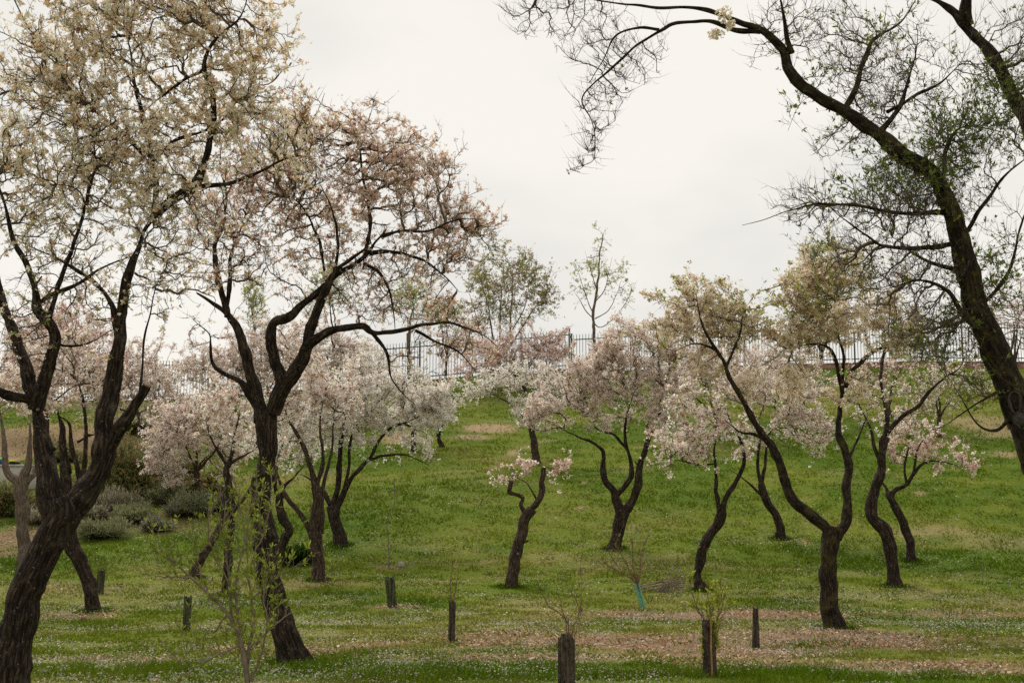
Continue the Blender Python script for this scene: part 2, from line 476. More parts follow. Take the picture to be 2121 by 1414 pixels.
def build_grass():
    rng = np.random.default_rng(11)
    n = 520000
    X, Y = scatter_xy(n, rng, 10.0, 71.0, 0.75)
    mul, bar, pet, lush_shade, dry = fields(X, Y)
    keep = rng.random(n) > np.clip(0.80 * mul + 0.72 * bar, 0, 0.97)
    tuft = fbm(np.stack([X, Y], -1), 2.2, 77, 3)
    keep &= rng.random(n) < 0.35 + 1.0 * smooth(0.38, 0.58, tuft)
    X, Y, lush_shade, dry, tuft = X[keep], Y[keep], lush_shade[keep], dry[keep], tuft[keep]
    n = len(X)
    Z = terrain(X, Y) - 0.005
    h = (0.020 + 0.024 * rng.random(n)) * (0.6 + 0.9 * smooth(0.35, 0.65, tuft)) * (1 + 1.1 * lush_shade) * (1 + 0.012 * Y)
    w = (0.0030 + 0.00034 * Y) * (0.7 + 0.6 * rng.random(n))
    az = rng.random(n) * 2 * math.pi
    lean = 0.3 + 1.1 * rng.random(n)
    la = rng.random(n) * 2 * math.pi
    side = np.stack([np.cos(az), np.sin(az), np.zeros(n)], -1) * w[:, None]
    base = np.stack([X, Y, Z], -1)
    mid = base + np.stack([np.cos(la) * lean * h * 0.35, np.sin(la) * lean * h * 0.35, 0.6 * h], -1)
    tip = base + np.stack([np.cos(la) * lean * h, np.sin(la) * lean * h, h], -1)
    V = np.stack([base - side, base + side, tip], 1).reshape(-1, 3)
    F = np.arange(3 * n).reshape(-1, 3)
    c = turf_colour(X, Y, lush_shade, dry) * (0.80 + 0.55 * rng.random(n))[:, None]
    straw = rng.random(n) < 0.07
    c[straw] = np.array([0.17, 0.15, 0.06]) * (0.6 + 0.7 * rng.random(straw.sum()))[:, None]
    cv = np.repeat(c[:, None, :], 3, 1).reshape(-1, 3)
    eV, eC = [V], [cv]
    for (bb, rr_, dd_) in BASES:                              # longer grass left by the mower round the trunks
        if dd_ > 46: continue
        k = 420
        a = rng.random(k) * 6.283; q = rr_ * 1.0 + np.abs(rng.normal(0, .11, k))
        px, py = bb[0] + np.cos(a) * q, bb[1] + np.sin(a) * q
        bs = np.stack([px, py, terrain(px, py) - .005], -1)
        hh = (.04 + .09 * rng.random(k)) * np.exp(-(q - rr_) / .25); ww = (.003 + .0003 * dd_) * (.7 + .6 * rng.random(k))
        az2 = rng.random(k) * 6.283
        sd = np.stack([np.cos(az2), np.sin(az2), np.zeros(k)], -1) * ww[:, None]
        tp_ = bs + np.stack([rng.normal(0, .35, k) * hh, rng.normal(0, .35, k) * hh, hh], -1)
        eV.append(np.stack([bs - sd, bs + sd, tp_], 1).reshape(-1, 3))
        eC.append(np.repeat(np.array([[0.062, 0.108, 0.005]]) * (.7 + .6 * rng.random((k, 1))), 3, 0))
    V = np.vstack(eV); cv = np.vstack(eC); F = np.arange(len(V)).reshape(-1, 3)
    o = link("grass", mesh_np("grass", V, F, M_GRASS, color=cv))
    tag(o, "short green spring grass covering the lawn and the bank", "grass", kind="stuff")

    # small white flowers and fallen petals in the turf
    n = 480000
    X, Y = scatter_xy(n, rng, 10.0, 68.0, 1.15)
    mul, bar, pet, lush_shade, dry = fields(X, Y)
    cl = fbm(np.stack([X, Y], -1), 0.8, 91, 4)
    pr = np.clip((0.17 + 0.10 * (1 - smooth(24, 34, Y))) * smooth(0.40, 0.62, cl) + 0.55 * pet * smooth(0.36, 0.6, cl) + 0.10 * mul, 0, 1) * (1 - 0.55 * smooth(42, 52, Y))
    for (bb, rr_, dd_) in BASES:                              # petals lie thickest under the crowns
        if dd_ < 50: pr = pr + 0.16 * np.exp(-((X - bb[0]) ** 2 + (Y - bb[1] + .3) ** 2) / 3.2) * smooth(0.34, 0.6, cl)
    k = rng.random(n) < pr
    X, Y, lush_shade = X[k], Y[k], lush_shade[k]
    n = len(X)
    Z = terrain(X, Y) + 0.02 + 0.035 * rng.random(n) * (1 + lush_shade)
    s = (0.0075 + 0.00028 * Y) * (0.6 + 0.8 * rng.random(n))
    nn = unit(np.stack([rng.normal(0, .5, n), rng.normal(-0.3, .5, n), np.ones(n)], -1))
    u = unit(np.cross(nn, np.stack([np.cos(X * 91), np.sin(X * 91), np.zeros(n)], -1)))
    v = np.cross(nn, u)
    p = np.stack([X, Y, Z], -1)
    V = np.stack([p - u * s[:, None], p - v * s[:, None] * .8, p + u * s[:, None], p + v * s[:, None] * .8], 1).reshape(-1, 3)
    c = np.array([0.66, 0.63, 0.56]) * (0.6 + 0.4 * rng.random(n))[:, None]
    pk = rng.random(n) < 0.3
    c[pk] *= np.array([1.0, 0.82, 0.74])
    o = link("fallen_petals", mesh_np("fallen_petals", V, np.arange(4 * n).reshape(-1, 4), M_PETAL, color=np.repeat(c, 4, 0)))
    tag(o, "white fallen petals and tiny daisies dotted over the grass", "petals", kind="stuff")

    # wood chips of the mulched strips
    n = 420000
    X, Y = scatter_xy(n, rng, 10.0, 48.0, 1.0)
    mul, bar, pet, lush_shade, dry = fields(X, Y)
    k = rng.random(n) < np.clip(mul * 0.85 * smooth(0.30, 0.55, fbm(np.stack([X, Y], -1), 1.7, 88, 3)) + 0.04 * bar, 0, 1)
    X, Y = X[k], Y[k]
    n = len(X)
    Z = terrain(X, Y) + 0.008 + 0.03 * rng.random(n)
    ln = (0.007 + 0.017 * rng.random(n) ** 2) * (1 + 0.014 * Y); wd = ln * (0.22 + 0.4 * rng.random(n))
    nn = unit(np.stack([rng.normal(0, .45, n), rng.normal(-0.15, .45, n), np.ones(n)], -1))
    ang = rng.random(n) * 2 * math.pi
    u = unit(np.cross(nn, np.stack([np.cos(ang), np.sin(ang), np.zeros(n)], -1))); v = np.cross(nn, u)
    p = np.stack([X, Y, Z], -1)
    a, b = u * ln[:, None], v * wd[:, None]
    V = np.stack([p - a - b, p + a - b, p + a + b, p - a + b], 1).reshape(-1, 3)
    pal = np.array([[0.38, 0.245, 0.155], [0.27, 0.155, 0.09], [0.48, 0.35, 0.24], [0.15, 0.082, 0.048], [0.56, 0.45, 0.34], [0.30, 0.155, 0.085]])
    c = pal[rng.choice(6, n, p=[.22, .24, .13, .19, .06, .16])] * (0.75 + 0.5 * rng.random(n))[:, None]
    o = link("wood_chips", mesh_np("wood_chips", V, np.arange(4 * n).reshape(-1, 4), M_CHIP, color=np.repeat(c, 4, 0)))
    tag(o, "reddish brown wood chip mulch in strips across the lawn", "wood chips", kind="stuff")


# ---------------------------------------------------------------- tree engine
def catmull(P, step):
    P = np.asarray(P, float)
    Q = np.vstack([2 * P[0] - P[1], P, 2 * P[-1] - P[-2]])
    out = []
    for i in range(1, len(Q) - 2):
        p0, p1, p2, p3 = Q[i - 1], Q[i], Q[i + 1], Q[i + 2]
        m = max(2, int(np.linalg.norm(p2[:3] - p1[:3]) / step))
        t = np.linspace(0, 1, m, endpoint=False)[:, None]
        out.append(0.5 * ((2 * p1) + (-p0 + p2) * t + (2 * p0 - 5 * p1 + 4 * p2 - p3) * t ** 2 + (-p0 + 3 * p1 - 3 * p2 + p3) * t ** 3))
    out.append(P[-1:])
    return np.vstack(out)

def limb_mesh(C, sides, origin, rough, seed, cap):
    """C (K,4): centre line + radius -> displaced tube with a closed end"""
    C = C.copy()
    K = len(C)
    P, R = C[None, :, :3], np.maximum(C[None, :, 3], 0.0015)
    V, F, ring = tubes(P, R, sides)
    s = np.concatenate([[0], np.cumsum(np.linalg.norm(np.diff(C[:, :3], axis=0), axis=1))])
    th = np.arange(sides) * 2 * math.pi / sides
    bx = np.stack([np.cos(th)[None, :] * R[0][:, None], np.sin(th)[None, :] * R[0][:, None], np.repeat(s[:, None], sides, 1)], -1)
    bx = bx + seed * 1.37
    # furrows along the stem and knots around it
    tw = bx.copy(); tw[..., 2] *= 0.22
    d = (fbm(tw, 24, seed, 3) - 0.5) * 1.0 + (fbm(bx, 7, seed + 5, 2) - 0.5) * 1.3
    disp = d * np.minimum(rough, R[0][:, None] * 0.42) + (fbm(bx, 3.8, seed + 9, 2) - 0.5) * R[0][:, None] * 0.55
    if cap == 'trunk':
        disp = disp + R[0][:, None] * 0.55 * np.exp(-np.maximum(s - 0.10, 0)[:, None] / 0.13) * np.clip(np.cos(th * 4 + seed)[None] + .3 * np.cos(th * 7)[None], -.2, 1)
    V = V + (ring[0] * disp[..., None]).reshape(-1, 3)
    e = V[-sides:].mean(0)
    V = np.vstack([V, e[None]])
    k0 = (K - 1) * sides
    i = np.arange(sides)
    T = np.stack([k0 + i, k0 + (i + 1) % sides, np.full(sides, K * sides), np.full(sides, K * sides)], -1)
    vec = np.vstack([bx.reshape(-1, 3), bx[-1].mean(0)[None]])
    return V - origin, F, T[:, :3], vec

def obj_limb(name, C, mat, root, origin, sides, rough, seed, cap=False):
    V, F, T, vec = limb_mesh(C, sides, origin, rough, seed, cap)
    m = bpy.data.meshes.new(name)
    faces = np.concatenate([F.ravel(), T.ravel()]).astype(np.int32)
    starts = np.concatenate([np.arange(0, F.size, 4), F.size + np.arange(0, T.size, 3)]).astype(np.int32)
    m.vertices.add(len(V)); m.vertices.foreach_set("co", np.ascontiguousarray(V, np.float32).ravel())
    m.loops.add(len(faces)); m.loops.foreach_set("vertex_index", faces)
    m.polygons.add(len(starts)); m.polygons.foreach_set("loop_start", starts)
    m.polygons.foreach_set("use_smooth", np.ones(len(starts), bool))
    m.update(calc_edges=True)
    a = m.attributes.new("bark_space", 'FLOAT_VECTOR', 'POINT')
    a.data.foreach_set("vector", np.ascontiguousarray(vec, np.float32).ravel())
    m.materials.append(mat)
    if cap is True:
        m.materials.append(M_CUT)
        mi = np.zeros(len(starts), np.int32); mi[-len(T):] = 1
        m.polygons.foreach_set("material_index", mi)
    return link(name, m, root)

def grow(nodes, dirs, targets, rng, bf=0.35, K=6, up=0.12, crook=0.14):
    """join every target to the branch work by the cheapest route; returns paths and tip counts"""
    n0, nt_ = len(nodes), len(targets)
    Nmax = n0 + nt_ * (K - 1)
    P = np.empty((Nmax, 3)); D = np.empty((Nmax, 3)); pl = np.zeros(Nmax); par = np.full(Nmax, -1)
    P[:n0] = nodes; D[:n0] = dirs
    # order by distance to the first skeleton
    dist = np.empty(nt_)
    for a in range(0, nt_, 256):
        dist[a:a + 256] = np.sqrt(((targets[a:a + 256, None, :] - nodes[None]) ** 2).sum(-1)).min(1)
    order = np.argsort(dist * (0.8 + 0.4 * rng.random(nt_)))
    paths = np.empty((nt_, K, 3)); ids = np.empty((nt_, K), int)
    n = n0
    ts = np.linspace(0, 1, K)[:, None]
    for j, ti in enumerate(order):
        p = targets[ti]
        dv = P[:n] - p
        cost = np.sqrt(np.einsum('ij,ij->i', dv, dv)) + bf * pl[:n]
        i = int(np.argmin(cost))
        a = P[i]; v = p - a; ln = math.sqrt(v @ v) + 1e-6
        d0 = D[i] * 0.5 + v / ln + rng.normal(0, .16, 3); d0[2] += up
        d0 *= ln * 0.55 / (np.linalg.norm(d0) + 1e-6)
        c1 = a + d0
        c2 = p - (v * 0.35 + np.array([0, 0, up * ln]) * 0.4) + rng.normal(0, .06 * ln, 3)
        q = a * (1 - ts) ** 3 + 3 * c1 * ts * (1 - ts) ** 2 + 3 * c2 * ts ** 2 * (1 - ts) + p * ts ** 3
        q[1:-1] += rng.normal(0, crook * ln / K, (K - 2, 3))
        m = K - 1
        P[n:n + m] = q[1:]
        D[n:n + m] = np.diff(q, axis=0) / (np.linalg.norm(np.diff(q, axis=0), axis=1, keepdims=True) + 1e-9)
        seg = np.linalg.norm(np.diff(q, axis=0), axis=1)
        pl[n:n + m] = pl[i] + np.cumsum(seg)
        par[n] = i; par[n + 1:n + m] = np.arange(n, n + m - 1)
        ids[j, 0] = i; ids[j, 1:] = np.arange(n, n + m)
        paths[j] = q
        n += m
    cnt = np.zeros(n)
    for j in range(nt_): cnt[ids[j, -1]] += 1
    for k in range(n - 1, n0 - 1, -1): cnt[par[k]] += cnt[k]
    return paths, ids, cnt, D[:n]

def side_shoots(paths, rng, spacing, lo, hi, K=3, up=0.35, spread=0.9, t0=0.05):
    seg = np.diff(paths, axis=1)
    ln = np.linalg.norm(seg, axis=2).sum(1)
    m = rng.poisson(np.maximum(ln / spacing, 0.25))
    src = np.repeat(np.arange(len(paths)), m)
    n = len(src)
    Kp = paths.shape[1]
    t = (t0 + (1 - t0) * rng.random(n)) * (Kp - 1)
    k = np.minimum(t.astype(int), Kp - 2); f = (t - k)[:, None]
    a = paths[src, k] * (1 - f) + paths[src, k + 1] * f
    tg = unit(seg[src, k])
    r = unit(np.cross(tg, rng.normal(0, 1, (n, 3))))
    d = unit(tg * 0.55 + r * spread + np.array([0, 0, up]))
    l = (lo + (hi - lo) * rng.random(n) ** 1.7)[:, None]
    bend = rng.normal(0, .22, (n, 3)) + np.array([0, 0, up * .4])
    ts = np.linspace(0, 1, K)
    Q = np.stack([a + d * l * s + bend * l * s * s for s in ts], 1)
    return Q

def petals(pos, axis, size, npet, opn, rng, cols, width=0.42, vary=0.15, opn_var=0.35, tri=False):
    """npet kite-shaped petals (or leaves) round an axis at every position"""
    n = len(pos)
    u = unit(np.cross(axis, rng.normal(0, 1, (n, 3)))); v = np.cross(axis, u)
    ph = rng.random(n)[:, None] * 6.283 + np.arange(npet)[None] * (6.283 / npet) + rng.normal(0, .25, (n, npet))
    op = opn + rng.normal(0, opn_var, (n, npet))
    rad = u[:, None] * np.cos(ph)[..., None] + v[:, None] * np.sin(ph)[..., None]
    tan = -u[:, None] * np.sin(ph)[..., None] + v[:, None] * np.cos(ph)[..., None]
    d = rad * np.sin(op)[..., None] + axis[:, None] * np.cos(op)[..., None]
    s = size[:, None, None] * (1 + rng.normal(0, .18, (n, npet, 1)))
    b = pos[:, None] + d * s * 0.04
    mid = pos[:, None] + d * s * 0.58
    tip = pos[:, None] + d * s + axis[:, None] * s * 0.12 * rng.normal(0, 1, (n, npet, 1))
    if tri:
        V = np.stack([b, tip - tan * s * width, tip + tan * s * width], 2).reshape(-1, 3)
        F = np.arange(len(V)).reshape(-1, 3)
    else:
        V = np.stack([b, mid - tan * s * width, tip, mid + tan * s * width], 2).reshape(-1, 3)
        F = np.arange(len(V)).reshape(-1, 4)
    c = cols[:, None, :] * (1 + rng.normal(0, vary, (n, npet, 1)))
    C = np.repeat(np.clip(c.reshape(-1, 3), 0.004, 0.9), F.shape[1], 0)
    return V, F, C

def pick(pal, n, rng):
    w = np.array([p[0] for p in pal], float)
    return np.array([p[1] for p in pal])[rng.choice(len(pal), n, p=w / w.sum())]

PINK = [(5, (0.86, 0.705, 0.625)), (5, (0.91, 0.82, 0.75)), (1.4, (0.56, 0.38, 0.30)), (0.8, (0.27, 0.15, 0.10))]
PINKER = [(5, (0.84, 0.63, 0.57)), (4, (0.89, 0.74, 0.68)), (1.4, (0.54, 0.33, 0.27)), (0.8, (0.26, 0.13, 0.10))]
WHITE = [(6, (0.92, 0.86, 0.78)), (3, (0.87, 0.77, 0.69)), (0.8, (0.46, 0.33, 0.25))]
CREAM = [(5, (0.92, 0.765, 0.565)), (4.5, (0.94, 0.845, 0.70)), (2.0, (0.78, 0.53, 0.31)), (0.5, (0.40, 0.21, 0.12))]
RUST = [(4, (0.89, 0.69, 0.57)), (3.5, (0.93, 0.80, 0.69)), (2.4, (0.70, 0.41, 0.29)), (0.8, (0.38, 0.18, 0.12))]
LEAFY = [(4, (0.25, 0.31, 0.05)), (3, (0.33, 0.36, 0.08)), (2, (0.17, 0.22, 0.035))]
LEAF_DK = [(4, (0.150, 0.205, 0.024)), (3, (0.215, 0.265, 0.040)), (3, (0.095, 0.140, 0.016))]
LEAF_PALE = [(4, (0.42, 0.44, 0.13)), (3, (0.50, 0.49, 0.18)), (2, (0.30, 0.33, 0.08))]
OLIVE = [(3, (0.30, 0.28, 0.09)), (3, (0.42, 0.31, 0.18)), (3, (0.28, 0.31, 0.07)), (1, (0.48, 0.34, 0.24))]

# flowers per side shoot, size, petals; leaves per shoot tip
STY = {
 'cream':  dict(pal=CREAM, fl=2.3, fs=.034, npet=5, w=.25, opn=0.95, leaf=0.07, ls=.05, lpal=LEAFY, dens=165, sp=0.052, lo=.05, hi=.28),
 'rust':   dict(pal=RUST, fl=2.3, fs=.032, npet=5, w=.25, opn=0.9, leaf=0.07, ls=.045, lpal=OLIVE, dens=210, sp=0.050, lo=.05, hi=.28),
 'sparse': dict(pal=WHITE, fl=0.01, fs=.03, npet=5, w=.4, opn=1.2, leaf=0.60, ls=.048, lpal=LEAF_DK, dens=150, sp=0.043, lo=.05, hi=.34),
 'pink':   dict(pal=PINK, fl=3.40, fs=.042, npet=3, w=.52, opn=1.15, leaf=0.04, ls=.07, lpal=LEAFY, dens=62, sp=0.050, lo=.06, hi=.32),
 'pinker': dict(pal=PINKER, fl=3.40, fs=.044, npet=3, w=.52, opn=1.15, leaf=0.03, ls=.07, lpal=LEAFY, dens=52, sp=0.055, lo=.06, hi=.32),
 'white':  dict(pal=WHITE, fl=3.55, fs=.044, npet=3, w=.52, opn=1.2, leaf=0.03, ls=.07, lpal=LEAFY, dens=62, sp=0.050, lo=.06, hi=.32),
 'mixed':  dict(pal=PINK, fl=2.22, fs=.042, npet=3, w=.50, opn=1.1, leaf=0.39, ls=.075, lpal=LEAFY, dens=66, sp=0.050, lo=.06, hi=.32),
 'ivory':  dict(pal=[(5, (0.83, 0.74, 0.61)), (3, (0.76, 0.62, 0.47)), (1, (0.42, 0.28, 0.16))], fl=2.52, fs=.038, npet=4, w=.42, opn=1.1, leaf=0.5, ls=.07, lpal=[(3, (0.46, 0.40, 0.10)), (4, (0.33, 0.37, 0.065))], dens=95, sp=0.045, lo=.06, hi=.32),
 'olive':  dict(pal=[(3, (0.42, 0.29, 0.20)), (2, (0.30, 0.22, 0.13))], fl=0.74, fs=.06, npet=3, w=.4, opn=1.0, leaf=0.75, ls=.10, lpal=OLIVE + LEAFY + LEAF_PALE, dens=50, sp=0.060, lo=.08, hi=.45),
 'pale':   dict(pal=LEAF_PALE, fl=0.00, fs=.05, npet=3, w=.4, opn=1.0, leaf=1.12, ls=.09, lpal=LEAF_PALE, dens=40, sp=0.060, lo=.08, hi=.45),
 'bare':   dict(pal=PINKER, fl=0.37, fs=.042, npet=3, w=.5, opn=1.1, leaf=0.14, ls=.07, lpal=LEAFY, dens=60, sp=0.055, lo=.06, hi=.32),
}
TRI = [0]
BASES = []

def tree(name, label, base, limbs, crown, style, seed, d=None, bark=B_DARK, twig=M_TWIG, group=None, dens=1.0,
         fl=1.0, leaf=1.0, rough=.022, lean=0.0, clump=(0.40, 0.54), sides=12, cat="tree", bf=0.5, up=0.12,
         shoot_up=0.3, root_trunk=0.65, tips=(), twig_r=None, cuts=(), fsize=1.0, rs=0.88, extra_leaf_zone=None, max_r=None, hi=None):
    rng = np.random.default_rng(seed)
    st = STY[style]
    if d is None:
        b = ground_hit(*base); d = b[1]
    else:
        q = W(base[0], base[1], d); b = np.array([q[0], d, float(terrain(q[0], d))])
    origin = b.copy()
    root = thing(name, origin, label, cat, group)
    # --- traced trunk and limbs, each with its own distance
    L3, L2 = [], []
    for li, lm in enumerate(limbs):
        dd = 0.0
        pts = list(lm)
        if isinstance(pts[0], (int, float)):
            dd = pts[0]; pts = pts[1:]
        pts = [(p[0], p[1], p[2]) for p in pts]
        if li == 0:
            Y0 = d
        else:
            allp = np.vstack(L2)
            k = np.argmin((allp[:, 0] - pts[0][0]) ** 2 + (allp[:, 1] - pts[0][1]) ** 2)
            Y0 = allp[k, 2]
            if dd == 0.0:
                ln = sum(math.hypot(pts[i + 1][0] - pts[i][0], pts[i + 1][1] - pts[i][1]) for i in range(len(pts) - 1)) * mpp(700, d)
                dd = rng.choice([-1, 1]) * rng.uniform(0.15, 0.5) * ln
        s = np.concatenate([[0], np.cumsum([math.hypot(pts[i + 1][0] - pts[i][0], pts[i + 1][1] - pts[i][1]) for i in range(len(pts) - 1)])])
        s = s / s[-1]
        arr = []
        for (x, y, r), f in zip(pts, s):
            Yd = Y0 + (lean * f if li == 0 else dd * f)
            arr.append((*W(x, y, Yd), r * rs * mpp(y, Yd)))
            L2.append(np.array([[x, y, Yd]]))
        arr = np.array(arr)
        if li == 0:
            arr[0, :3] = b + np.array([0, 0, 0.01])
            arr[0, 3] *= 1.10
            foot = arr[0].copy(); foot[2] -= 0.16; foot[3] *= 1.5
            arr = np.vstack([foot[None], arr])
        if li > 0 and arr[0, 3] < 10 * mpp(700, d):
            arr[:, 3] *= 0.78                                # lesser boughs are slim
        C = catmull(arr, max(0.03, 0.0016 * d))
        C[:, 3] = np.maximum(C[:, 3], 0.002)
        # a wandering centre line so no stem is a smooth hose
        wob = np.stack([fbm(C[:, :3] + k * 7.1, 2.6, seed + k, 2) - 0.5 for k in range(3)], -1)
        f01 = np.linspace(0, 1, len(C))
        env = np.minimum(f01 * 6, 1)[:, None]
        C[:, :3] += wob * np.minimum(0.055 + C[:, 3:4] * 0.7, 0.10) * env
        if li > 0 and li not in cuts:
            C[:, 3] *= 1.0 - 0.72 * f01 ** 2.2
            C[:, 3] = np.maximum(C[:, 3], 0.003)
        L3.append(C)
        nm = "trunk" if li == 0 else "limb"
        obj_limb(nm, C, bark, root, origin, sides + (4 if li == 0 else 0), rough, seed * 10 + li, cap='trunk' if li == 0 else (li in cuts))
    BASES.append((b, L3[0][1, 3], d))
    # --- snags where lesser boughs broke away
    if d < 45:
        for k in range(3 if d < 20 else 2):
            C = L3[rng.integers(0, min(len(L3), 4))]
            a_ = C[int(len(C) * rng.uniform(.35, .8))]
            if a_[3] < .035: continue
            dr_ = unit(rng.normal(0, 1, 3) * np.array([1, .8, .35]) + np.array([0, -.3, .5]))
            ln_ = rng.uniform(.05, .13) + a_[3]
            S = np.stack([a_[:3] + dr_ * ln_ * f for f in (0, .5, 1.0)])
            S = np.hstack([S, np.array([[.62], [.42], [.34]]) * a_[3] * rng.uniform(.5, .9)])
            obj_limb("branch_stub", catmull(S, .02), bark, root, origin, 8, .012, seed * 10 + 50 + k, cap=True)
    # --- nodes that may carry shoots
    nodes, dirs, nr = [], [], []
    for li, C in enumerate(L3):
        a = int(len(C) * root_trunk) if li == 0 and len(L3) > 1 else (len(C) // 2 if li == 0 else int(len(C) * .12))
        if li in cuts and li > 0: a = int(len(C) * .6)
        sl = C[a::max(1, int(0.06 / max(0.03, 0.0016 * d)))]
        if len(sl) < 2: sl = C[a:]
        nodes.append(sl[:, :3]); nr.append(sl[:, 3])
        dv = np.gradient(sl[:, :3], axis=0) if len(sl) > 1 else np.zeros((1, 3))
        dirs.append(unit(dv))
    nodes = np.vstack(nodes); dirs = np.vstack(dirs); nr = np.concatenate(nr)
    # --- crown targets
    tg = []
    for e in crown:
        cx, cy, rx, ry = e[:4]
        dz = e[4] if len(e) > 4 else 0.0
        f = e[5] if len(e) > 5 else 1.0
        m = mpp(cy, d)
        n = max(6, int(st['dens'] * dens * f * math.pi * rx * ry * m * m))
        u = unit(rng.normal(0, 1, (n, 3))) * (rng.random((n, 1)) ** 0.42)
        c = W(cx, cy, d + dz)
        rz = 0.85 * 0.5 * (rx + ry) * m
        lob = 0.50 + 1.0 * fbm(unit(u) * 1.0 + cx * .37, 1.9, seed + 7, 3)[:, None]       # uneven outline
        out = rng.random((n, 1)) < 0.12                                                   # leaders that stand out
        lob = np.where(out, lob * rng.uniform(1.15, 1.55, (n, 1)), lob)
        q = c + u * lob * np.array([rx * m, rz, ry * m])
        q[:, 2] += np.where(out[:, 0], rng.random(n) * 0.25 * ry * m, 0)
        gap = fbm(q, 1.5, seed + 17, 3)                                                   # holes between the boughs
        tg.append(q[rng.random(n) < 0.22 + 0.9 * smooth(0.40, 0.52, gap)])
    tg = np.vstack(tg)
    tg = tg[tg[:, 2] > terrain(tg[:, 0], tg[:, 1]) + 0.5]
    paths, ids, cnt, D = grow(nodes, dirs, tg, rng, bf=bf, up=up)
    r0 = (twig_r or 0.0038) * (1 + 0.012 * max(d - 14, 0))
    rad = r0 * np.maximum(cnt, 1) ** 0.45
    n0 = len(nodes)
    cap_r = np.concatenate([nr * 0.7, np.full(len(cnt) - n0, 1.0)])
    rad = np.minimum(rad, cap_r)
    if max_r: rad = np.minimum(rad, max_r)
    R = rad[ids]
    R[:, 0] = np.minimum(R[:, 0], R[:, 1] * 1.25)
    R[:, -1] = np.maximum(R[:, -1] * 0.8, r0 * 0.6)
    parts = []
    big = R[:, 1] > 0.012
    for mask, sd, kk in ((big, 6, [0, 1, 2, 3, 4, 5]), (~big, 3, [0, 1, 2, 3, 5] if d < 20 else ([0, 2, 3, 5] if d < 50 else [0, 2, 5]))):
        if mask.any():
            tv, tf, _ = tubes(paths[mask][:, kk], R[mask][:, kk], sd)
            parts.append((tv, tri(tf)))
    sh = side_shoots(paths, rng, st['sp'], st['lo'], hi or st['hi'], 3, up=shoot_up)
    if len(sh):
        rs = np.tile(np.array([1.0, 0.75, 0.35]) * r0 * (0.80 if d < 20 else 0.6), (len(sh), 1))
        parts.append(spikes(sh, rs) if d < 20 else spikes(sh[:, [0, 2]], rs[:, [0, 2]]))
    if d < 20:
        sh2 = side_shoots(sh, rng, 0.15, 0.025, 0.11, 2, up=0.2)
        rs = np.tile(np.array([1.0, 0.4]) * r0 * 0.7, (len(sh2), 1))
        parts.append(spikes(sh2, rs))
    V, F, _ = merge(parts)
    TRI[0] += len(F); nT = len(F)
    crown_o = link("crown", mesh_np("twigs", V - origin, F, twig), root)
    crown_o["kind"] = "stuff"
    # --- blossom, in clumps
    if st['fl'] * fl > 0:
        lam = st['fl'] * fl
        q = fbm(sh[:, 0], 2.6 if d > 20 else 2.4, seed + 90, 3)
        fk = L3[0][-1, :3]                                    # flowers sit towards the ends of the boughs
        dr = np.linalg.norm(sh[:, 0] - fk, axis=1); dr = dr / np.quantile(dr, .97)
        outer = (0.22 + 0.95 * smooth(0.30, 0.85, dr)) if d < 20 else (0.65 + 0.4 * smooth(0.2, 0.8, dr))
        m = rng.poisson(lam * (0.16 + 1.6 * smooth(clump[0], clump[1], q)) * outer)
        src = np.repeat(np.arange(len(sh)), m)
        t = rng.random(len(src))[:, None] ** 0.7
        t = np.clip(np.round(t * 3) / 3 + rng.normal(0, .05, t.shape), 0, 1.05)      # bunched on the spurs
        pos = sh[src, 0] * (1 - t) ** 2 + 2 * sh[src, 1] * t * (1 - t) + sh[src, 2] * t * t
        pos = pos + rng.normal(0, 0.012 if d < 20 else 0.028, pos.shape)
        ax = unit(rng.normal(0, 1, pos.shape) + np.array([0, -0.15, 0.35]))
        far = d > 50
        if far:
            kp = rng.random(len(pos)) < 0.8; pos, ax = pos[kp], ax[kp]
        size = st['fs'] * fsize * (1.30 if far else (1.08 if d > 20 else 1.0)) * (0.55 + 0.85 * rng.random(len(pos)))
        V, F, C = petals(pos, ax, size, 2 if far else st['npet'], st['opn'], rng, pick(st['pal'], len(pos), rng), st['w'], tri=d > 20)
        k_ = len(F) * (1 if d > 20 else 2); TRI[0] += k_; nT += k_
        if len(V):
            o = link("blossom", mesh_np("blossom", V - origin, F, M_PETAL, color=C), crown_o); o["kind"] = "stuff"
    if st['leaf'] * leaf > 0:
        q = fbm(sh[:, 0], 1.3, seed + 120, 3)
        hgt = np.clip((sh[:, 0, 2] - tg[:, 2].min()) / (np.ptp(tg[:, 2]) + 1e-6), 0, 1)
        lam = st['leaf'] * leaf * (0.15 + 1.7 * smooth(0.42, 0.6, q))
        if d > 20: lam = lam * (0.35 + 1.7 * hgt ** 1.5)
        if extra_leaf_zone is not None: lam = lam * (0.04 + 0.96 * smooth(extra_leaf_zone, extra_leaf_zone + .5, sh[:, 0, 0]))
        m = rng.poisson(lam)
        src = np.repeat(np.arange(len(sh)), m)
        t = rng.random(len(src))[:, None] ** 0.5
        pos = sh[src, 0] * (1 - t) ** 2 + 2 * sh[src, 1] * t * (1 - t) + sh[src, 2] * t * t
        ax = unit(unit(sh[src, 2] - sh[src, 0]) + rng.normal(0, .35, pos.shape) + np.array([0, 0, .25]))
        V, F, C = petals(pos, ax, st['ls'] * (0.6 + 0.6 * rng.random(len(pos))), 4, 0.7, rng, pick(st['lpal'], len(pos), rng), 0.17 if d < 20 else 0.22, tri=d > 20)
        k_ = len(F) * (1 if d > 20 else 2); TRI[0] += k_; nT += k_
        if len(V):
            o = link("young_leaves", mesh_np("young_leaves", V - origin, F, M_LEAF, color=C), crown_o); o["kind"] = "stuff"

    return root

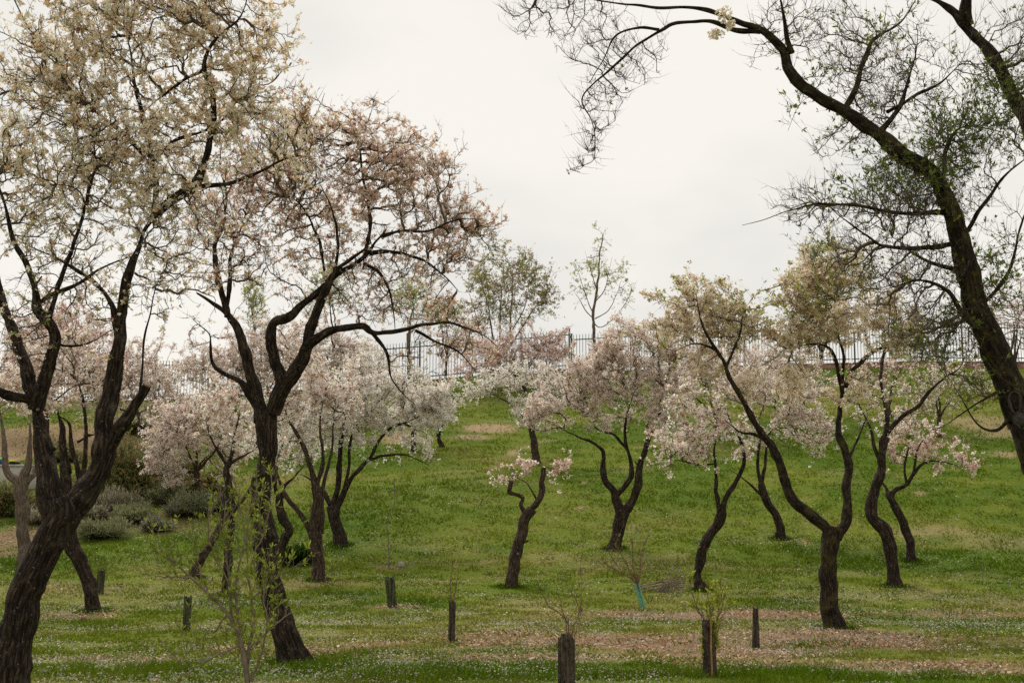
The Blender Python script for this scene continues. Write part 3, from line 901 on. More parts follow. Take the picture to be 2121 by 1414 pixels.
# ---------------------------------------------------------------- the trees
# photo traces: (x, y, half width) ; a leading number is how far the limb comes forward (-) or goes back (+)
G_MID = "almond trees on the lawn"
G_BACK = "blossoming trees up the bank"

t1 = tree("almond_tree", "large dark almond tree with thick leaning trunk and cream blossom at the left edge", (8, 1452),
  [[(8, 1452, 47), (30, 1330, 44), (68, 1205, 41), (108, 1115, 40), (132, 1065, 44), (128, 1040, 40)],
   [.3, (118, 1075, 34), (97, 980, 31), (88, 900, 27), (72, 845, 24), (66, 822, 21)],
   [-.3, (72, 850, 19), (98, 770, 15), (117, 715, 13), (108, 680, 13), (80, 640, 12), (74, 605, 11), (48, 540, 10), (28, 490, 9), (8, 425, 8), (-10, 370, 6)],
   [.6, (70, 835, 17), (48, 755, 16), (32, 695, 14), (10, 640, 12), (-8, 575, 11), (-30, 470, 8)],
   [-.5, (66, 830, 14), (20, 822, 10), (-20, 800, 8), (-80, 760, 6)],
   [.25, (140, 1062, 32), (188, 1005, 31), (213, 950, 29), (222, 870, 25), (238, 775, 21), (252, 690, 18), (262, 610, 16), (285, 520, 14), (318, 452, 13), (326, 432, 11)],
   [.5, (318, 455, 10), (325, 400, 10), (312, 335, 9), (297, 262, 9), (290, 225, 8), (277, 180, 7), (272, 120, 5), (255, 40, 4), (262, -60, 3)],
   [-.5, (322, 445, 12), (358, 412, 12), (402, 385, 11), (425, 330, 9), (437, 265, 9), (436, 190, 8), (424, 142, 7), (452, 80, 5), (500, 30, 4), (520, -60, 3)],
   [-.2, (408, 386, 8), (470, 383, 7), (545, 348, 6), (605, 325, 5), (660, 330, 3)],
   [.4, (300, 322, 7), (255, 280, 7), (200, 235, 6), (150, 200, 5), (100, 178, 4), (40, 150, 3)],
   [-.4, (312, 340, 6), (350, 300, 5), (390, 282, 6), (440, 260, 5), (490, 215, 4)],
   [.3, (424, 145, 6), (380, 165, 5), (340, 200, 5), (305, 228, 4)],
   [-.5, (110, 690, 9), (102, 650, 9), (132, 565, 8), (165, 480, 8), (178, 425, 7), (160, 390, 5), (112, 380, 4)],
   [-.35, (84, 626, 6), (108, 608, 7), (160, 586, 6), (205, 562, 5), (245, 545, 4), (300, 520, 2)],
   [.4, (244, 700, 9), (236, 648, 9), (208, 596, 8), (142, 548, 6), (85, 522, 5), (40, 500, 3)],
   [-.3, (208, 960, 17), (246, 895, 15), (277, 845, 13), (303, 796, 10)],
   [-.2, (288, 820, 4), (296, 760, 4), (303, 690, 3.5), (320, 600, 3), (335, 560, 2)],
   [.2, (118, 712, 4), (150, 716, 4), (190, 705, 3), (235, 680, 2)],
   [.3, (180, 425, 5), (195, 330, 4), (190, 235, 3)]],
  [(300, 90, 250, 120, 0), (110, 300, 170, 150, 0), (470, 190, 130, 130, 0), (60, 130, 90, 90, 0), (250, 300, 180, 150, 0),
   (330, 440, 170, 130, 0, .8), (100, 480, 140, 120, 0, .9), (550, 320, 120, 80, 0), (160, 620, 150, 90, 0, .8), (340, 590, 120, 90, 0, .8),
   (60, 690, 80, 70, 0, .7), (240, -70, 240, 100, 0), (-60, 350, 90, 250, 0, .7), (430, 30, 140, 90, 0), (650, 250, 60, 60, 0, .6)],
  'cream', 1, rs=.86, rough=.03, cuts=(15,), clump=(0.34, 0.52), dens=1.1)

t2 = tree("almond_tree", "tall dark almond with forked leaning trunk and rusty pink blossom beside the young leafy shrub", (612, 1374),
  [[(612, 1374, 38), (592, 1310, 34), (572, 1240, 31), (552, 1160, 30), (541, 1085, 29), (540, 1030, 26), (550, 960, 24), (553, 905, 27), (549, 862, 28)],
   [.4, (542, 872, 19), (533, 820, 17), (515, 755, 16), (494, 700, 16), (470, 650, 13), (440, 625, 9), (410, 606, 7)],
   [.5, (472, 655, 10), (460, 605, 11), (450, 560, 10), (447, 510, 8), (462, 465, 7), (465, 396, 6), (455, 320, 4), (470, 250, 3)],
   [.2, (468, 640, 7), (478, 580, 7), (480, 530, 6), (500, 470, 4), (520, 400, 3)],
   [-.3, (530, 840, 10), (503, 796, 10), (468, 775, 9), (442, 755, 7), (437, 715, 5), (432, 690, 4), (400, 660, 3)],
   [-.2, (557, 865, 17), (572, 815, 15), (580, 785, 15), (565, 745, 14), (562, 700, 13), (568, 672, 12), (592, 662, 12), (625, 632, 12), (662, 600, 11), (692, 572, 10), (738, 548, 10), (765, 525, 9), (780, 500, 7), (800, 475, 6)],
   [-.8, (566, 855, 20), (585, 805, 19), (612, 762, 18), (635, 722, 16), (662, 700, 12), (695, 681, 11), (746, 673, 9), (772, 686, 8), (840, 685, 7), (890, 672, 6), (930, 668, 5), (988, 686, 4), (1030, 716, 3)],
   [-.2, (632, 725, 14), (644, 690, 13), (657, 650, 12), (672, 605, 11), (700, 560, 9), (735, 530, 8), (765, 500, 6)],
   [.3, (765, 525, 7), (812, 522, 6), (850, 530, 6), (890, 548, 5), (925, 576, 4), (950, 604, 3)],
   [.4, (755, 535, 6), (765, 465, 6), (756, 396, 5), (750, 352, 5), (744, 312, 5), (737, 283, 4), (764, 248, 3), (775, 205, 2)],
   [-.4, (790, 490, 6), (835, 478, 5), (885, 480, 4), (940, 458, 4), (1000, 455, 2)],
   [-.3, (755, 545, 5), (790, 572, 5), (812, 620, 4), (822, 690, 3)],
   [.5, (765, 682, 6), (790, 710, 6), (802, 735, 5), (808, 775, 4), (835, 815, 3), (870, 845, 2)],
   [.2, (860, 684, 5), (905, 708, 4), (950, 730, 4), (985, 770, 3)],
   [.3, (672, 560, 5), (660, 500, 5), (630, 430, 4), (590, 400, 3)],
   [-.6, (690, 572, 5), (700, 500, 5), (690, 440, 4), (660, 380, 3)]],
  [(820, 370, 140, 110, 0), (910, 460, 110, 70, 0), (690, 420, 140, 110, 0, .8), (570, 380, 130, 120, 0, .95), (640, 550, 140, 90, 0, .95),
   (850, 555, 120, 60, 0, .9), (765, 265, 70, 60, 0), (480, 480, 110, 130, 0, .95), (800, 630, 150, 55, 0, .75), (975, 490, 65, 60, 0),
   (920, 700, 110, 60, 0, .6), (560, 230, 100, 70, 0, .5), (420, 680, 60, 60, 0, .4), (660, 300, 80, 70, 0, .6), (830, 760, 70, 60, 0, .3)],
  'rust', 2, rs=.84, rough=.022, cuts=(), clump=(0.40, 0.58))

t3 = tree("almond_tree", "dark leaning almond arching over the lawn from the right edge with sparse green leaves", (2270, 1420),
  [[(2270, 1420, 48), (2255, 1260, 42), (2220, 1120, 38), (2168, 985, 36), (2128, 900, 34), (2118, 860, 33)],
   [-.4, (2122, 880, 34), (2092, 790, 32), (2050, 715, 29), (2022, 630, 26), (2005, 560, 24), (1985, 490, 22), (1962, 425, 20), (1935, 365, 19), (1892, 336, 19), (1832, 292, 17), (1765, 240, 16), (1705, 205, 15), (1660, 175, 15), (1640, 145, 15), (1628, 110, 14), (1600, 82, 12), (1560, 55, 10), (1505, 38, 8), (1440, 20, 7), (1370, 17, 6), (1290, 9, 5), (1200, -4, 4), (1120, -10, 3)],
   [.5, (1575, 66, 7), (1520, 62, 7), (1470, 47, 6), (1400, 48, 5), (1370, 65, 5), (1320, 98, 4), (1272, 140, 4), (1230, 172, 3.5), (1208, 205, 3.2), (1225, 248, 3), (1231, 290, 3), (1226, 335, 2.5), (1185, 352, 1.5)],
   [-.3, (1365, 62, 4), (1320, 60, 3.5), (1275, 80, 3), (1250, 130, 2.5), (1218, 170, 2)],
   [.5, (2190, 1040, 26), (2215, 850, 24), (2215, 620, 23), (2185, 400, 22), (2121, 240, 21), (2082, 165, 21), (2035, 85, 20), (1985, 35, 17), (1920, -8, 14), (1840, -60, 9)],
   [-.3, (2000, 52, 13), (2003, 0, 12), (1998, -80, 9)],
   [.4, (1748, 228, 8), (1770, 190, 8), (1795, 120, 7), (1815, 80, 6), (1870, 40, 4), (1900, -10, 3)],
   [-.4, (1640, 110, 7), (1625, 50, 6), (1610, -20, 5)],
   [.3, (1815, 285, 8), (1850, 240, 7), (1870, 195, 6), (1890, 130, 4), (1900, 60, 3)],
   [.3, (1838, 232, 5), (1900, 195, 5), (1950, 170, 4), (1990, 130, 2)],
   [-.5, (1975, 505, 7), (1910, 515, 6), (1830, 512, 5), (1790, 485, 4), (1720, 430, 3)],
   [-.7, (1960, 440, 7), (1870, 440, 5), (1780, 425, 5), (1690, 425, 4), (1640, 437, 3), (1590, 455, 2), (1540, 466, 1.5)],
   [.5, (2010, 620, 9), (1985, 560, 8), (1920, 540, 6), (1850, 490, 4)],
   [-.4, (2035, 690, 9), (1990, 640, 8), (1960, 600, 6), (1900, 580, 4), (1830, 600, 3)],
   [.3, (2030, 640, 5), (2090, 560, 5), (2115, 480, 4), (2150, 380, 3)],
   [-.3, (1990, 500, 6), (2040, 420, 5), (2090, 360, 4), (2150, 310, 3)],
   [.5, (1950, 400, 6), (1960, 300, 5), (2000, 260, 4), (2075, 270, 4)],
   [-.3, (2105, 860, 6), (2060, 890, 4), (2020, 870, 3), (1970, 790, 2)],
   [-.5, (2095, 800, 5), (2030, 830, 3), (1960, 880, 2), (1930, 890, 1.5)]],
  [(1850, 130, 150, 110, 0, .9), (1880, 430, 140, 110, 0, 2.2), (1830, 560, 150, 80, 0, 2.0), (2010, 260, 120, 150, 0, .7), (1660, 60, 110, 70, 0, .6),
   (1210, 60, 130, 55, 0, .5), (1270, 170, 60, 80, 0, .45), (1090, 25, 70, 25, 0, .5), (2060, 580, 90, 110, 0, .55), (1950, 690, 120, 70, 0, 1.6), (1680, 430, 90, 50, 0, .8), (1740, 300, 60, 60, 0, .5),
   (1780, 210, 120, 100, 0, .8), (2150, 150, 110, 200, 0, .6), (2040, 800, 70, 60, 0, .6), (1960, 320, 80, 110, 0, .9), (1340, 130, 60, 50, 0, .25), (1228, 300, 26, 60, .35, 1.2), (1200, 345, 22, 14, .4, 1.6), (1215, 215, 40, 30, .3, .8)],
  'sparse', 3, rs=1.0, d=14.6, bark=B_MOSSY, rough=.022, leaf=1.15, shoot_up=.6, dens=2.4, extra_leaf_zone=float(W(1560, 60, 14.6)[0]), clump=(0.55, 0.7), twig_r=.0030)
# healed cuts where limbs were sawn off the right trunk
for (sx, sy, sr) in ((2103, 832, 20), (2116, 868, 17)):
    a = np.linspace(0, 2 * math.pi, 25)
    c = W(sx, sy, 14.43) - np.array(t3.location)
    k = mpp(sy, 14.43)
    wv = 1 + .14 * np.sin(2 * a + sx) + .08 * np.sin(3 * a)
    P = np.stack([c[0] + np.cos(a) * sr * .66 * k * wv, c[1] + .012 * np.cos(a) ** 2, c[2] + np.sin(a) * sr * k * wv], -1)[None]
    V, F, _ = tubes(P, (2.6 + 1.2 * np.sin(a * 2 + 1))[None] * k, 7)
    if sy > 850:
        V2, F2, _ = tubes(np.stack([c + np.array([0, -.02 + .05 * q, 0]) for q in (0, .3, 1)])[None], np.array([[.001, .07, .085]]), 12)
        V, F, _ = merge([(V, F), (V2, F2)])
    link("branch_scar", mesh_np("branch_scar", V, F, M_SCAR, smooth_shade=True), t3)

# a tuft of full blossom hangs from the arching limb: part of its crown
rng = np.random.default_rng(77)
tp = []
for (cx, cy, rx, ry, n) in ((1500, 30, 17, 16, 60), (1512, 54, 10, 12, 36), (1484, 72, 18, 13, 66)):
    u = unit(rng.normal(0, 1, (n, 3))) * rng.random((n, 1)) ** .4
    m = mpp(cy, 14.2)
    tp.append(W(cx, cy, 14.15) + u * np.array([rx * m, .09, ry * m]))
tp = np.vstack(tp)
V, F, C = petals(tp, unit(rng.normal(0, 1, tp.shape) + np.array([0, -.8, 0])), np.full(len(tp), .021), 5, 1.15, rng,
                 pick([(5, (0.78, 0.70, 0.55)), (2, (0.66, 0.52, 0.33))], len(tp), rng), .44)
o = link("blossom_tuft", mesh_np("blossom_tuft", V - np.array(t3.location), F, M_PETAL, color=C), t3)
o["kind"] = "stuff"; o["label"] = "full cream blossom tuft on the arching limb"

tree("almond_tree", "almond with knobbly crooked trunk just right of the large left trunk", (193, 1266),
  [[(193, 1266, 18), (186, 1215, 16), (172, 1175, 16), (158, 1148, 17), (147, 1128, 16), (144, 1080, 13), (140, 1020, 13), (134, 960, 13)],
   [.3, (138, 980, 12), (130, 920, 11), (128, 890, 10), (118, 850, 7)],
   [-.2, (142, 1040, 9), (168, 990, 9), (178, 920, 8), (175, 850, 8), (166, 800, 7)],
   [.3, (165, 990, 8), (152, 930, 8), (142, 880, 7), (120, 860, 5)],
   [.2, (160, 915, 4), (180, 905, 4), (200, 900, 3)]],
  [(130, 760, 100, 80, 0), (60, 820, 80, 60, 0, .8), (220, 790, 60, 60, 0, .7)], 'pink', 4, bark=B_DARK, rough=.02, group=G_MID, dens=1.3)

tree("plane_tree", "pale grey pollarded trunk behind the large left almond", (50, 1168),
  [[(50, 1168, 16), (49, 1110, 15), (45, 1050, 16), (43, 1010, 17), (44, 985, 18)],
   [.2, (40, 995, 12), (22, 985, 9), (12, 965, 8), (8, 920, 8), (4, 860, 7)],
   [-.2, (48, 990, 12), (56, 960, 9), (60, 920, 7), (64, 880, 6)],
   [.3, (52, 995, 12), (68, 985, 8), (74, 970, 6)]],
  [(40, 800, 60, 60, 0, .4)], 'bare', 5, bark=B_GREY, twig=M_TWIGG, rough=.02, fl=.2, leaf=.2, cuts=(3,), dens=2)

tree("almond_tree", "thin dark almond standing upright left of the tall forked almond", (468, 1232),
  [[(468, 1232, 11), (471, 1180, 10), (476, 1130, 9), (480, 1070, 8), (477, 1020, 9), (470, 975, 8), (474, 955, 7)],
   [.2, (474, 965, 7), (484, 920, 6), (490, 880, 5), (500, 830, 4)],
   [-.2, (470, 965, 5), (455, 940, 5), (440, 915, 4), (425, 870, 3)],
   [.3, (478, 960, 4), (500, 945, 4), (530, 930, 3)]],
  [(480, 850, 70, 70, 0, .8), (430, 850, 60, 60, 0, .7), (520, 900, 50, 50, 0, .6)], 'pink', 6, bark=B_DARK, group=G_MID, dens=.8)

tree("almond_tree", "low leaning almond with stubby knotted trunk left of the thin dark almond", (402, 1196),
  [[(402, 1196, 12), (408, 1165, 11), (428, 1138, 9), (446, 1112, 9), (458, 1085, 8)],
   [.3, (450, 1100, 8), (480, 1062, 8), (505, 1030, 7), (530, 985, 6), (545, 940, 4)],
   [-.2, (430, 1140, 5), (412, 1146, 4), (400, 1148, 3)],
   [.2, (458, 1085, 5), (462, 1040, 4), (458, 1000, 3)]],
  [(540, 900, 60, 60, 0, .6)], 'white', 7, bark=B_BROWN, group=G_MID, dens=.7)

tree("almond_tree", "dark twisted almond stem half hidden behind the tall forked almond", (582, 1172),
  [[(582, 1172, 10), (580, 1140, 9), (590, 1115, 10), (600, 1096, 11), (590, 1075, 11), (580, 1055, 10), (578, 1030, 9)],
   [.2, (580, 1040, 8), (590, 1005, 6), (612, 985, 5), (630, 960, 4)],
   [-.2, (579, 1040, 7), (570, 1000, 6), (575, 960, 5), (590, 920, 4)]],
  [(600, 900, 70, 70, 0, .9), (640, 840, 70, 60, 0, .8)], 'white', 8, bark=B_DARK, group=G_MID)

tree("almond_tree", "brown almond with three upright limbs from a low fork, left of the bank hollow", (662, 1202),
  [[(662, 1202, 16), (660, 1165, 15), (655, 1125, 15), (652, 1100, 16)],
   [.3, (645, 1105, 9), (625, 1070, 8), (598, 1035, 8), (583, 1005, 6), (572, 960, 5), (588, 915, 4)],
   [-.2, (650, 1110, 12), (652, 1060, 12), (656, 1015, 11), (645, 975, 8), (622, 915, 7), (598, 872, 5), (585, 830, 4)],
   [.2, (664, 1105, 10), (666, 1050, 8), (668, 1010, 7), (680, 960, 6), (688, 910, 5), (692, 850, 4)],
   [-.3, (656, 1010, 7), (668, 950, 6), (662, 890, 5), (668, 830, 4)]],
  [(600, 850, 60, 60, 0, .9), (650, 800, 80, 70, 0, 1), (700, 830, 60, 60, 0, .8), (585, 930, 40, 50, 0, .4)], 'pink', 9, bark=B_BROWN, rough=.015, group=G_MID, fl=.9)

tree("almond_tree", "wide spreading almond with white blossom on the left of the bank hollow", (706, 1128),
  [[(706, 1128, 15), (700, 1095, 14), (692, 1068, 14), (690, 1048, 16)],
   [.4, (690, 1050, 10), (700, 1000, 9), (704, 950, 8), (708, 895, 7), (722, 840, 5), (730, 790, 4)],
   [-.3, (698, 1052, 10), (716, 1012, 8), (736, 978, 7), (768, 950, 6), (810, 942, 5), (850, 945, 4), (890, 965, 3)],
   [.3, (684, 1045, 8), (672, 1020, 7), (650, 1000, 6), (628, 985, 5)],
   [-.2, (712, 1020, 6), (722, 970, 5), (728, 900, 5), (760, 860, 4)],
   [.4, (765, 950, 5), (800, 892, 5), (840, 875, 5), (880, 855, 3)]],
  [(720, 830, 110, 90, 0, 1.1), (810, 815, 100, 70, 0, 1.2), (880, 840, 70, 50, 0, 1.2), (770, 910, 80, 50, 0, .5), (870, 920, 50, 40, 0, .55), (660, 870, 60, 70, 0, .7)],
  'white', 10, bark=B_DARK, rough=.015, group=G_MID, fl=1.1)

tree("almond_tree", "leaning pollarded almond with only a small pink tuft between two stubs", (1056, 1215),
  [[(1056, 1215, 17), (1064, 1175, 15), (1074, 1130, 15), (1084, 1092, 14), (1092, 1068, 14), (1100, 1052, 13)],
   [.1, (1090, 1066, 9), (1078, 1046, 8), (1083, 1030, 7), (1068, 1022, 7), (1058, 1018, 7), (1060, 996, 7)],
   [-.1, (1098, 1056, 12), (1114, 1036, 12), (1124, 1020, 10), (1125, 995, 8), (1128, 968, 8)],
   [.2, (1122, 1022, 3), (1128, 990, 2), (1150, 960, 1.5)],
   [-.2, (1112, 1036, 3), (1090, 1000, 2), (1060, 985, 1.5)]],
  [(1100, 975, 50, 30, .3, 1.6), (1150, 975, 36, 26, .2, 1.8), (1050, 995, 30, 20, .2, .7), (1140, 1005, 26, 20, .2, 1.2)], 'pinker', 11, rs=.78, bark=B_BROWN, rough=.015, cuts=(1, 2),
  group=G_MID, fl=.9)

tree("almond_tree", "almond with pale bunched blossom standing directly above the pollarded leaning one", (1111, 958),
  [[(1111, 958, 9), (1107, 930, 8), (1104, 905, 8), (1103, 890, 8)],
   [.3, (1102, 895, 6), (1085, 868, 5), (1058, 840, 4), (1025, 818, 3)],
   [-.3, (1106, 892, 5), (1118, 860, 4), (1132, 825, 3)],
   [.4, (1102, 890, 5), (1092, 850, 4), (1085, 800, 3)]],
  [(1115, 840, 50, 48, -.5, 1.5), (1060, 790, 80, 42, 0, .8), (1140, 800, 46, 46, 0, 1.2), (1010, 810, 50, 26, 0, .5)], 'white', 12, bark=B_BROWN, group=G_BACK)

tree("almond_tree", "almond with lyre-shaped forked trunk and full pink crown in the middle of the bank", (1272, 1136),
  [[(1272, 1136, 15), (1277, 1110, 14), (1284, 1080, 14), (1290, 1058, 15)],
   [.3, (1286, 1062, 12), (1277, 1035, 11), (1272, 1015, 9), (1253, 996, 8), (1250, 965, 7), (1248, 935, 6), (1225, 915, 5), (1190, 902, 4), (1170, 890, 3)],
   [-.2, (1276, 1025, 9), (1296, 1006, 8), (1307, 985, 8), (1305, 955, 7), (1297, 915, 6), (1296, 870, 5), (1310, 820, 4)],
   [-.3, (1294, 1060, 12), (1312, 1035, 10), (1321, 1005, 10), (1324, 970, 8), (1338, 920, 7), (1352, 888, 6), (1362, 862, 5), (1372, 800, 3)],
   [.3, (1300, 930, 5), (1270, 900, 4), (1240, 890, 3), (1210, 860, 2)],
   [.2, (1345, 905, 4), (1340, 880, 4), (1348, 870, 3)]],
  [(1180, 830, 90, 60, 0, .9), (1290, 800, 100, 80, 0, 1.0), (1370, 800, 60, 70, 0, 1), (1310, 715, 90, 55, 0, 1.2), (1230, 750, 70, 50, 0, 1), (1390, 730, 50, 50, 0, 1), (1180, 780, 60, 50, 0, .9), (1240, 870, 60, 40, 0, .6), (1370, 870, 50, 30, -.6, 1.4), (1100, 850, 40, 40, 0, .9)],
  'pink', 13, bark=B_DARK, rough=.016, group=G_MID)

tree("almond_tree", "slim S-curved almond with white blossom bunch low on its left side", (1452, 1222),
  [[(1452, 1222, 13), (1446, 1190, 10), (1452, 1150, 11), (1464, 1118, 11), (1485, 1088, 11), (1494, 1062, 12), (1492, 1045, 12)],
   [.2, (1488, 1052, 7), (1484, 1010, 6), (1481, 965, 5), (1478, 930, 4), (1490, 880, 3)],
   [-.2, (1497, 1050, 10), (1508, 1022, 8), (1530, 985, 8), (1541, 960, 7), (1536, 925, 6), (1520, 885, 5), (1505, 850, 4)],
   [-.4, (1482, 960, 3), (1440, 960, 3), (1390, 950, 2)]],
  [(1400, 930, 70, 50, -.5, 1.3), (1480, 900, 70, 70, 0, 1), (1440, 830, 70, 50, 0, .9), (1370, 965, 36, 22, -.6, 1.5), (1520, 940, 40, 30, 0, .8)],
  'mixed', 14, bark=B_DARK, rough=.014, group=G_MID, leaf=.5, fl=1.5)

tree("almond_tree", "small dark almond forked low on the bank between two S-curved trunks", (1617, 1115),
  [[(1617, 1115, 11), (1614, 1090, 10), (1606, 1066, 10), (1590, 1045, 9), (1580, 1020, 9), (1576, 1000, 8)],
   [.2, (1582, 1030, 5), (1560, 1008, 4), (1538, 990, 3), (1510, 970, 2)],
   [-.2, (1576, 1005, 6), (1570, 960, 5), (1574, 910, 5), (1572, 870, 3)],
   [.3, (1578, 1000, 6), (1586, 955, 5), (1592, 905, 4), (1620, 860, 3)]],
  [(1600, 870, 80, 60, 0, 1), (1680, 900, 60, 50, 0, .9), (1560, 800, 70, 50, 0, .9), (1640, 820, 60, 50, 0, .9), (1550, 930, 40, 30, 0, .5)],
  'pink', 15, bark=B_DARK, group=G_MID, fl=.9)

tree("almond_tree", "tall almond with stout forked trunk and ivory leafy crown rising from the wood chips", (1729, 1302),
  [[(1729, 1302, 25), (1722, 1255, 22), (1716, 1200, 21), (1717, 1150, 20), (1724, 1112, 21), (1728, 1090, 22)],
   [-.6, (1722, 1110, 14), (1705, 1086, 13), (1668, 1055, 12), (1640, 1030, 12), (1628, 1000, 11), (1618, 970, 11), (1596, 920, 10), (1566, 880, 9), (1545, 845, 9), (1528, 810, 8), (1512, 780, 8), (1498, 745, 7), (1475, 718, 6), (1435, 712, 4), (1400, 728, 3)],
   [.4, (1594, 915, 7), (1560, 898, 5), (1530, 895, 4), (1500, 870, 3)],
   [-.3, (1495, 742, 5), (1470, 700, 5), (1450, 660, 4), (1440, 610, 3)],
   [.3, (1505, 760, 4), (1530, 700, 4), (1540, 640, 2)],
   [.4, (1732, 1112, 15), (1750, 1084, 14), (1754, 1050, 12), (1752, 1000, 11), (1757, 965, 11), (1750, 935, 12), (1738, 905, 11), (1740, 860, 10), (1746, 815, 10), (1750, 795, 9)],
   [-.5, (1746, 815, 7), (1738, 780, 7), (1728, 740, 6), (1712, 718, 5), (1680, 712, 4), (1640, 722, 3)],
   [.4, (1750, 800, 8), (1770, 765, 7), (1800, 735, 6), (1840, 712, 5), (1870, 690, 4), (1910, 700, 2)],
   [-.3, (1745, 800, 5), (1746, 740, 5), (1735, 690, 4), (1735, 630, 3)],
   [.3, (1806, 732, 5), (1796, 700, 4), (1796, 660, 4), (1790, 610, 2)],
   [.5, (1755, 960, 5), (1780, 900, 4), (1800, 860, 3)]],
  [(1440, 640, 100, 75, 0, 1.2), (1520, 690, 70, 60, 0, 1), (1385, 690, 55, 50, 0, .9), (1650, 680, 90, 65, 0, 1.1), (1750, 630, 120, 90, 0, 1.2), (1850, 660, 65, 65, 0, 1.1), (1690, 600, 80, 60, 0, 1), (1450, 745, 70, 40, 0, .8), (1860, 720, 50, 40, 0, .5),
   (1560, 780, 60, 50, 0, .5), (1650, 800, 60, 60, 0, .4), (1800, 800, 60, 60, 0, .4)],
  'ivory', 16, bark=B_MOSSY, rough=.018, group=G_MID, dens=1.0)

tree("almond_tree", "almond with strongly kinked trunk standing right of the stout forked one", (1853, 1215),
  [[(1853, 1215, 16), (1851, 1175, 15), (1843, 1130, 15), (1830, 1095, 15), (1808, 1074, 14), (1805, 1050, 14), (1815, 1010, 12), (1822, 985, 11), (1824, 940, 10), (1832, 905, 10)],
   [.3, (1830, 915, 8), (1838, 870, 7), (1832, 830, 6), (1824, 780, 6), (1832, 720, 6), (1828, 660, 4)],
   [-.5, (1832, 905, 8), (1862, 868, 7), (1900, 842, 6), (1925, 810, 6), (1960, 780, 5), (1985, 765, 4), (2000, 735, 3)],
   [.3, (1825, 960, 5), (1810, 930, 5), (1800, 880, 4), (1775, 830, 3)],
   [.3, (1970, 775, 3), (2010, 780, 3), (2050, 790, 2)]],
  [(1820, 790, 80, 70, 0, .8), (1900, 780, 70, 60, 0, .7), (1880, 870, 60, 50, 0, .6), (1960, 790, 60, 50, 0, .5), (1790, 870, 50, 50, 0, .6)],
  'mixed', 17, bark=B_DARK, rough=.018, group=G_MID, fl=.55, leaf=.9)

tree("almond_tree", "slender leaning almond with lilac pink blossom spreading right, on the right of the bank", (1889, 1162),
  [[(1889, 1162, 11), (1884, 1120, 10), (1872, 1085, 10), (1856, 1055, 9), (1846, 1030, 9), (1842, 1015, 9)],
   [.2, (1844, 1025, 5), (1828, 1000, 4), (1815, 985, 3)],
   [-.3, (1846, 1030, 7), (1856, 1012, 7), (1876, 1004, 6), (1892, 980, 6), (1908, 962, 5), (1940, 955, 4), (1990, 965, 3)],
   [.3, (1878, 1002, 4), (1872, 970, 4), (1880, 930, 3), (1885, 890, 2)],
   [.2, (1890, 985, 4), (1900, 930, 3), (1930, 890, 2)]],
  [(1960, 950, 70, 40, 0, 1.2), (1900, 910, 60, 50, 0, 1), (1850, 930, 40, 50, 0, .8), (1930, 900, 50, 36, 0, .9)],
  'pinker', 18, bark=B_DARK, group=G_MID, fl=.9)

# ---- up the bank
def small(name, label, base, h, crown, style, seed, r=6, d=None, group=G_BACK, bark=B_BROWN, stems=3, **kw):
    """a bank tree: short trunk and a fan of limbs up into its crown"""
    rng = np.random.default_rng(seed + 500)
    bx, by = base
    tops = []
    for e in crown: tops.append((e[0] + rng.uniform(-.3, .3) * e[2], e[1] - .2 * e[3]))
    limbs = [[(bx, by, r), (bx + rng.uniform(-5, 5), by - h * .5, r * .85), (bx + rng.uniform(-5, 5), by - h, r * .8)]]
    fx, fy = limbs[0][-1][:2]
    cx = np.mean([e[0] for e in crown]); cy = np.mean([e[1] for e in crown])
    for k in range(stems):
        tx, ty = tops[k % len(tops)]
        tx += rng.uniform(-1, 1) * 22; ty += rng.uniform(-1, 1) * 12
        mx, my = fx + (tx - fx) * .5 + rng.uniform(-9, 9), fy + (ty - fy) * .45 + rng.uniform(-7, 7)
        limbs.append([(fx, fy + 3, r * .6), (mx, my, r * .45), (tx, ty, r * .22)])
    return tree(name, label, base, limbs, crown, style, seed, d=d, bark=bark, group=group, sides=8, **kw)

small("almond_tree", "rose pink almond high on the bank behind the large left trunk", (95, 905), 60, [(120, 710, 120, 90, 0, 1.1), (60, 790, 80, 70, 0, 1), (190, 770, 90, 70, 0, 1)], 'pinker', 31)
small("almond_tree", "pink almond in front of the left end of the fence", (285, 905), 50, [(280, 775, 105, 70, 0, 1), (340, 850, 70, 60, 0, 1), (220, 840, 60, 50, 0, .8)], 'pink', 32, dens=1.1)
small("almond_tree", "dense pale pink almond low above the blue-flowered shrubs", (410, 1045), 70, [(400, 880, 90, 70, 0, 1.1), (350, 920, 70, 70, -.5, 1.1), (470, 910, 70, 70, 0, 1), (450, 960, 50, 40, 0, .8), (350, 985, 40, 26, -.6, 1.0)], 'pink', 33, stems=5, r=8)
small("almond_tree", "pink almond seen through the fork of the tall forked almond", (520, 930), 50, [(510, 770, 80, 70, 0, 1), (560, 730, 90, 65, 0, 1), (430, 770, 80, 60, 0, 1)], 'pink', 34, dens=1.1)
small("almond_tree", "soft pink almond against the fence right of the fork", (640, 880), 40, [(640, 725, 85, 65, 0, 1), (700, 780, 75, 60, 0, 1), (720, 720, 60, 40, 0, .7)], 'pink', 35, dens=1.1)
small("almond_tree", "ivory pink almond in front of the fence above the white spreading almond", (755, 870), 40, [(740, 760, 80, 50, 0, 1), (800, 790, 60, 46, 0, 1)], 'white', 36, dens=1.1)
small("almond_tree", "small almond with dark trunk under white blossom, left of the bare patch", (858, 935), 50, [(850, 860, 50, 36, 0, 1.2), (880, 830, 40, 30, 0, 1)], 'white', 37, r=7, bark=B_DARK)
small("almond_tree", "small bright white almond at the right end of the white blossoms", (914, 925), 40, [(915, 845, 40, 30, 0, 1.4), (900, 880, 30, 24, 0, 1.2), (935, 830, 26, 20, 0, 1.2)], 'white', 38, r=6, bark=B_DARK)
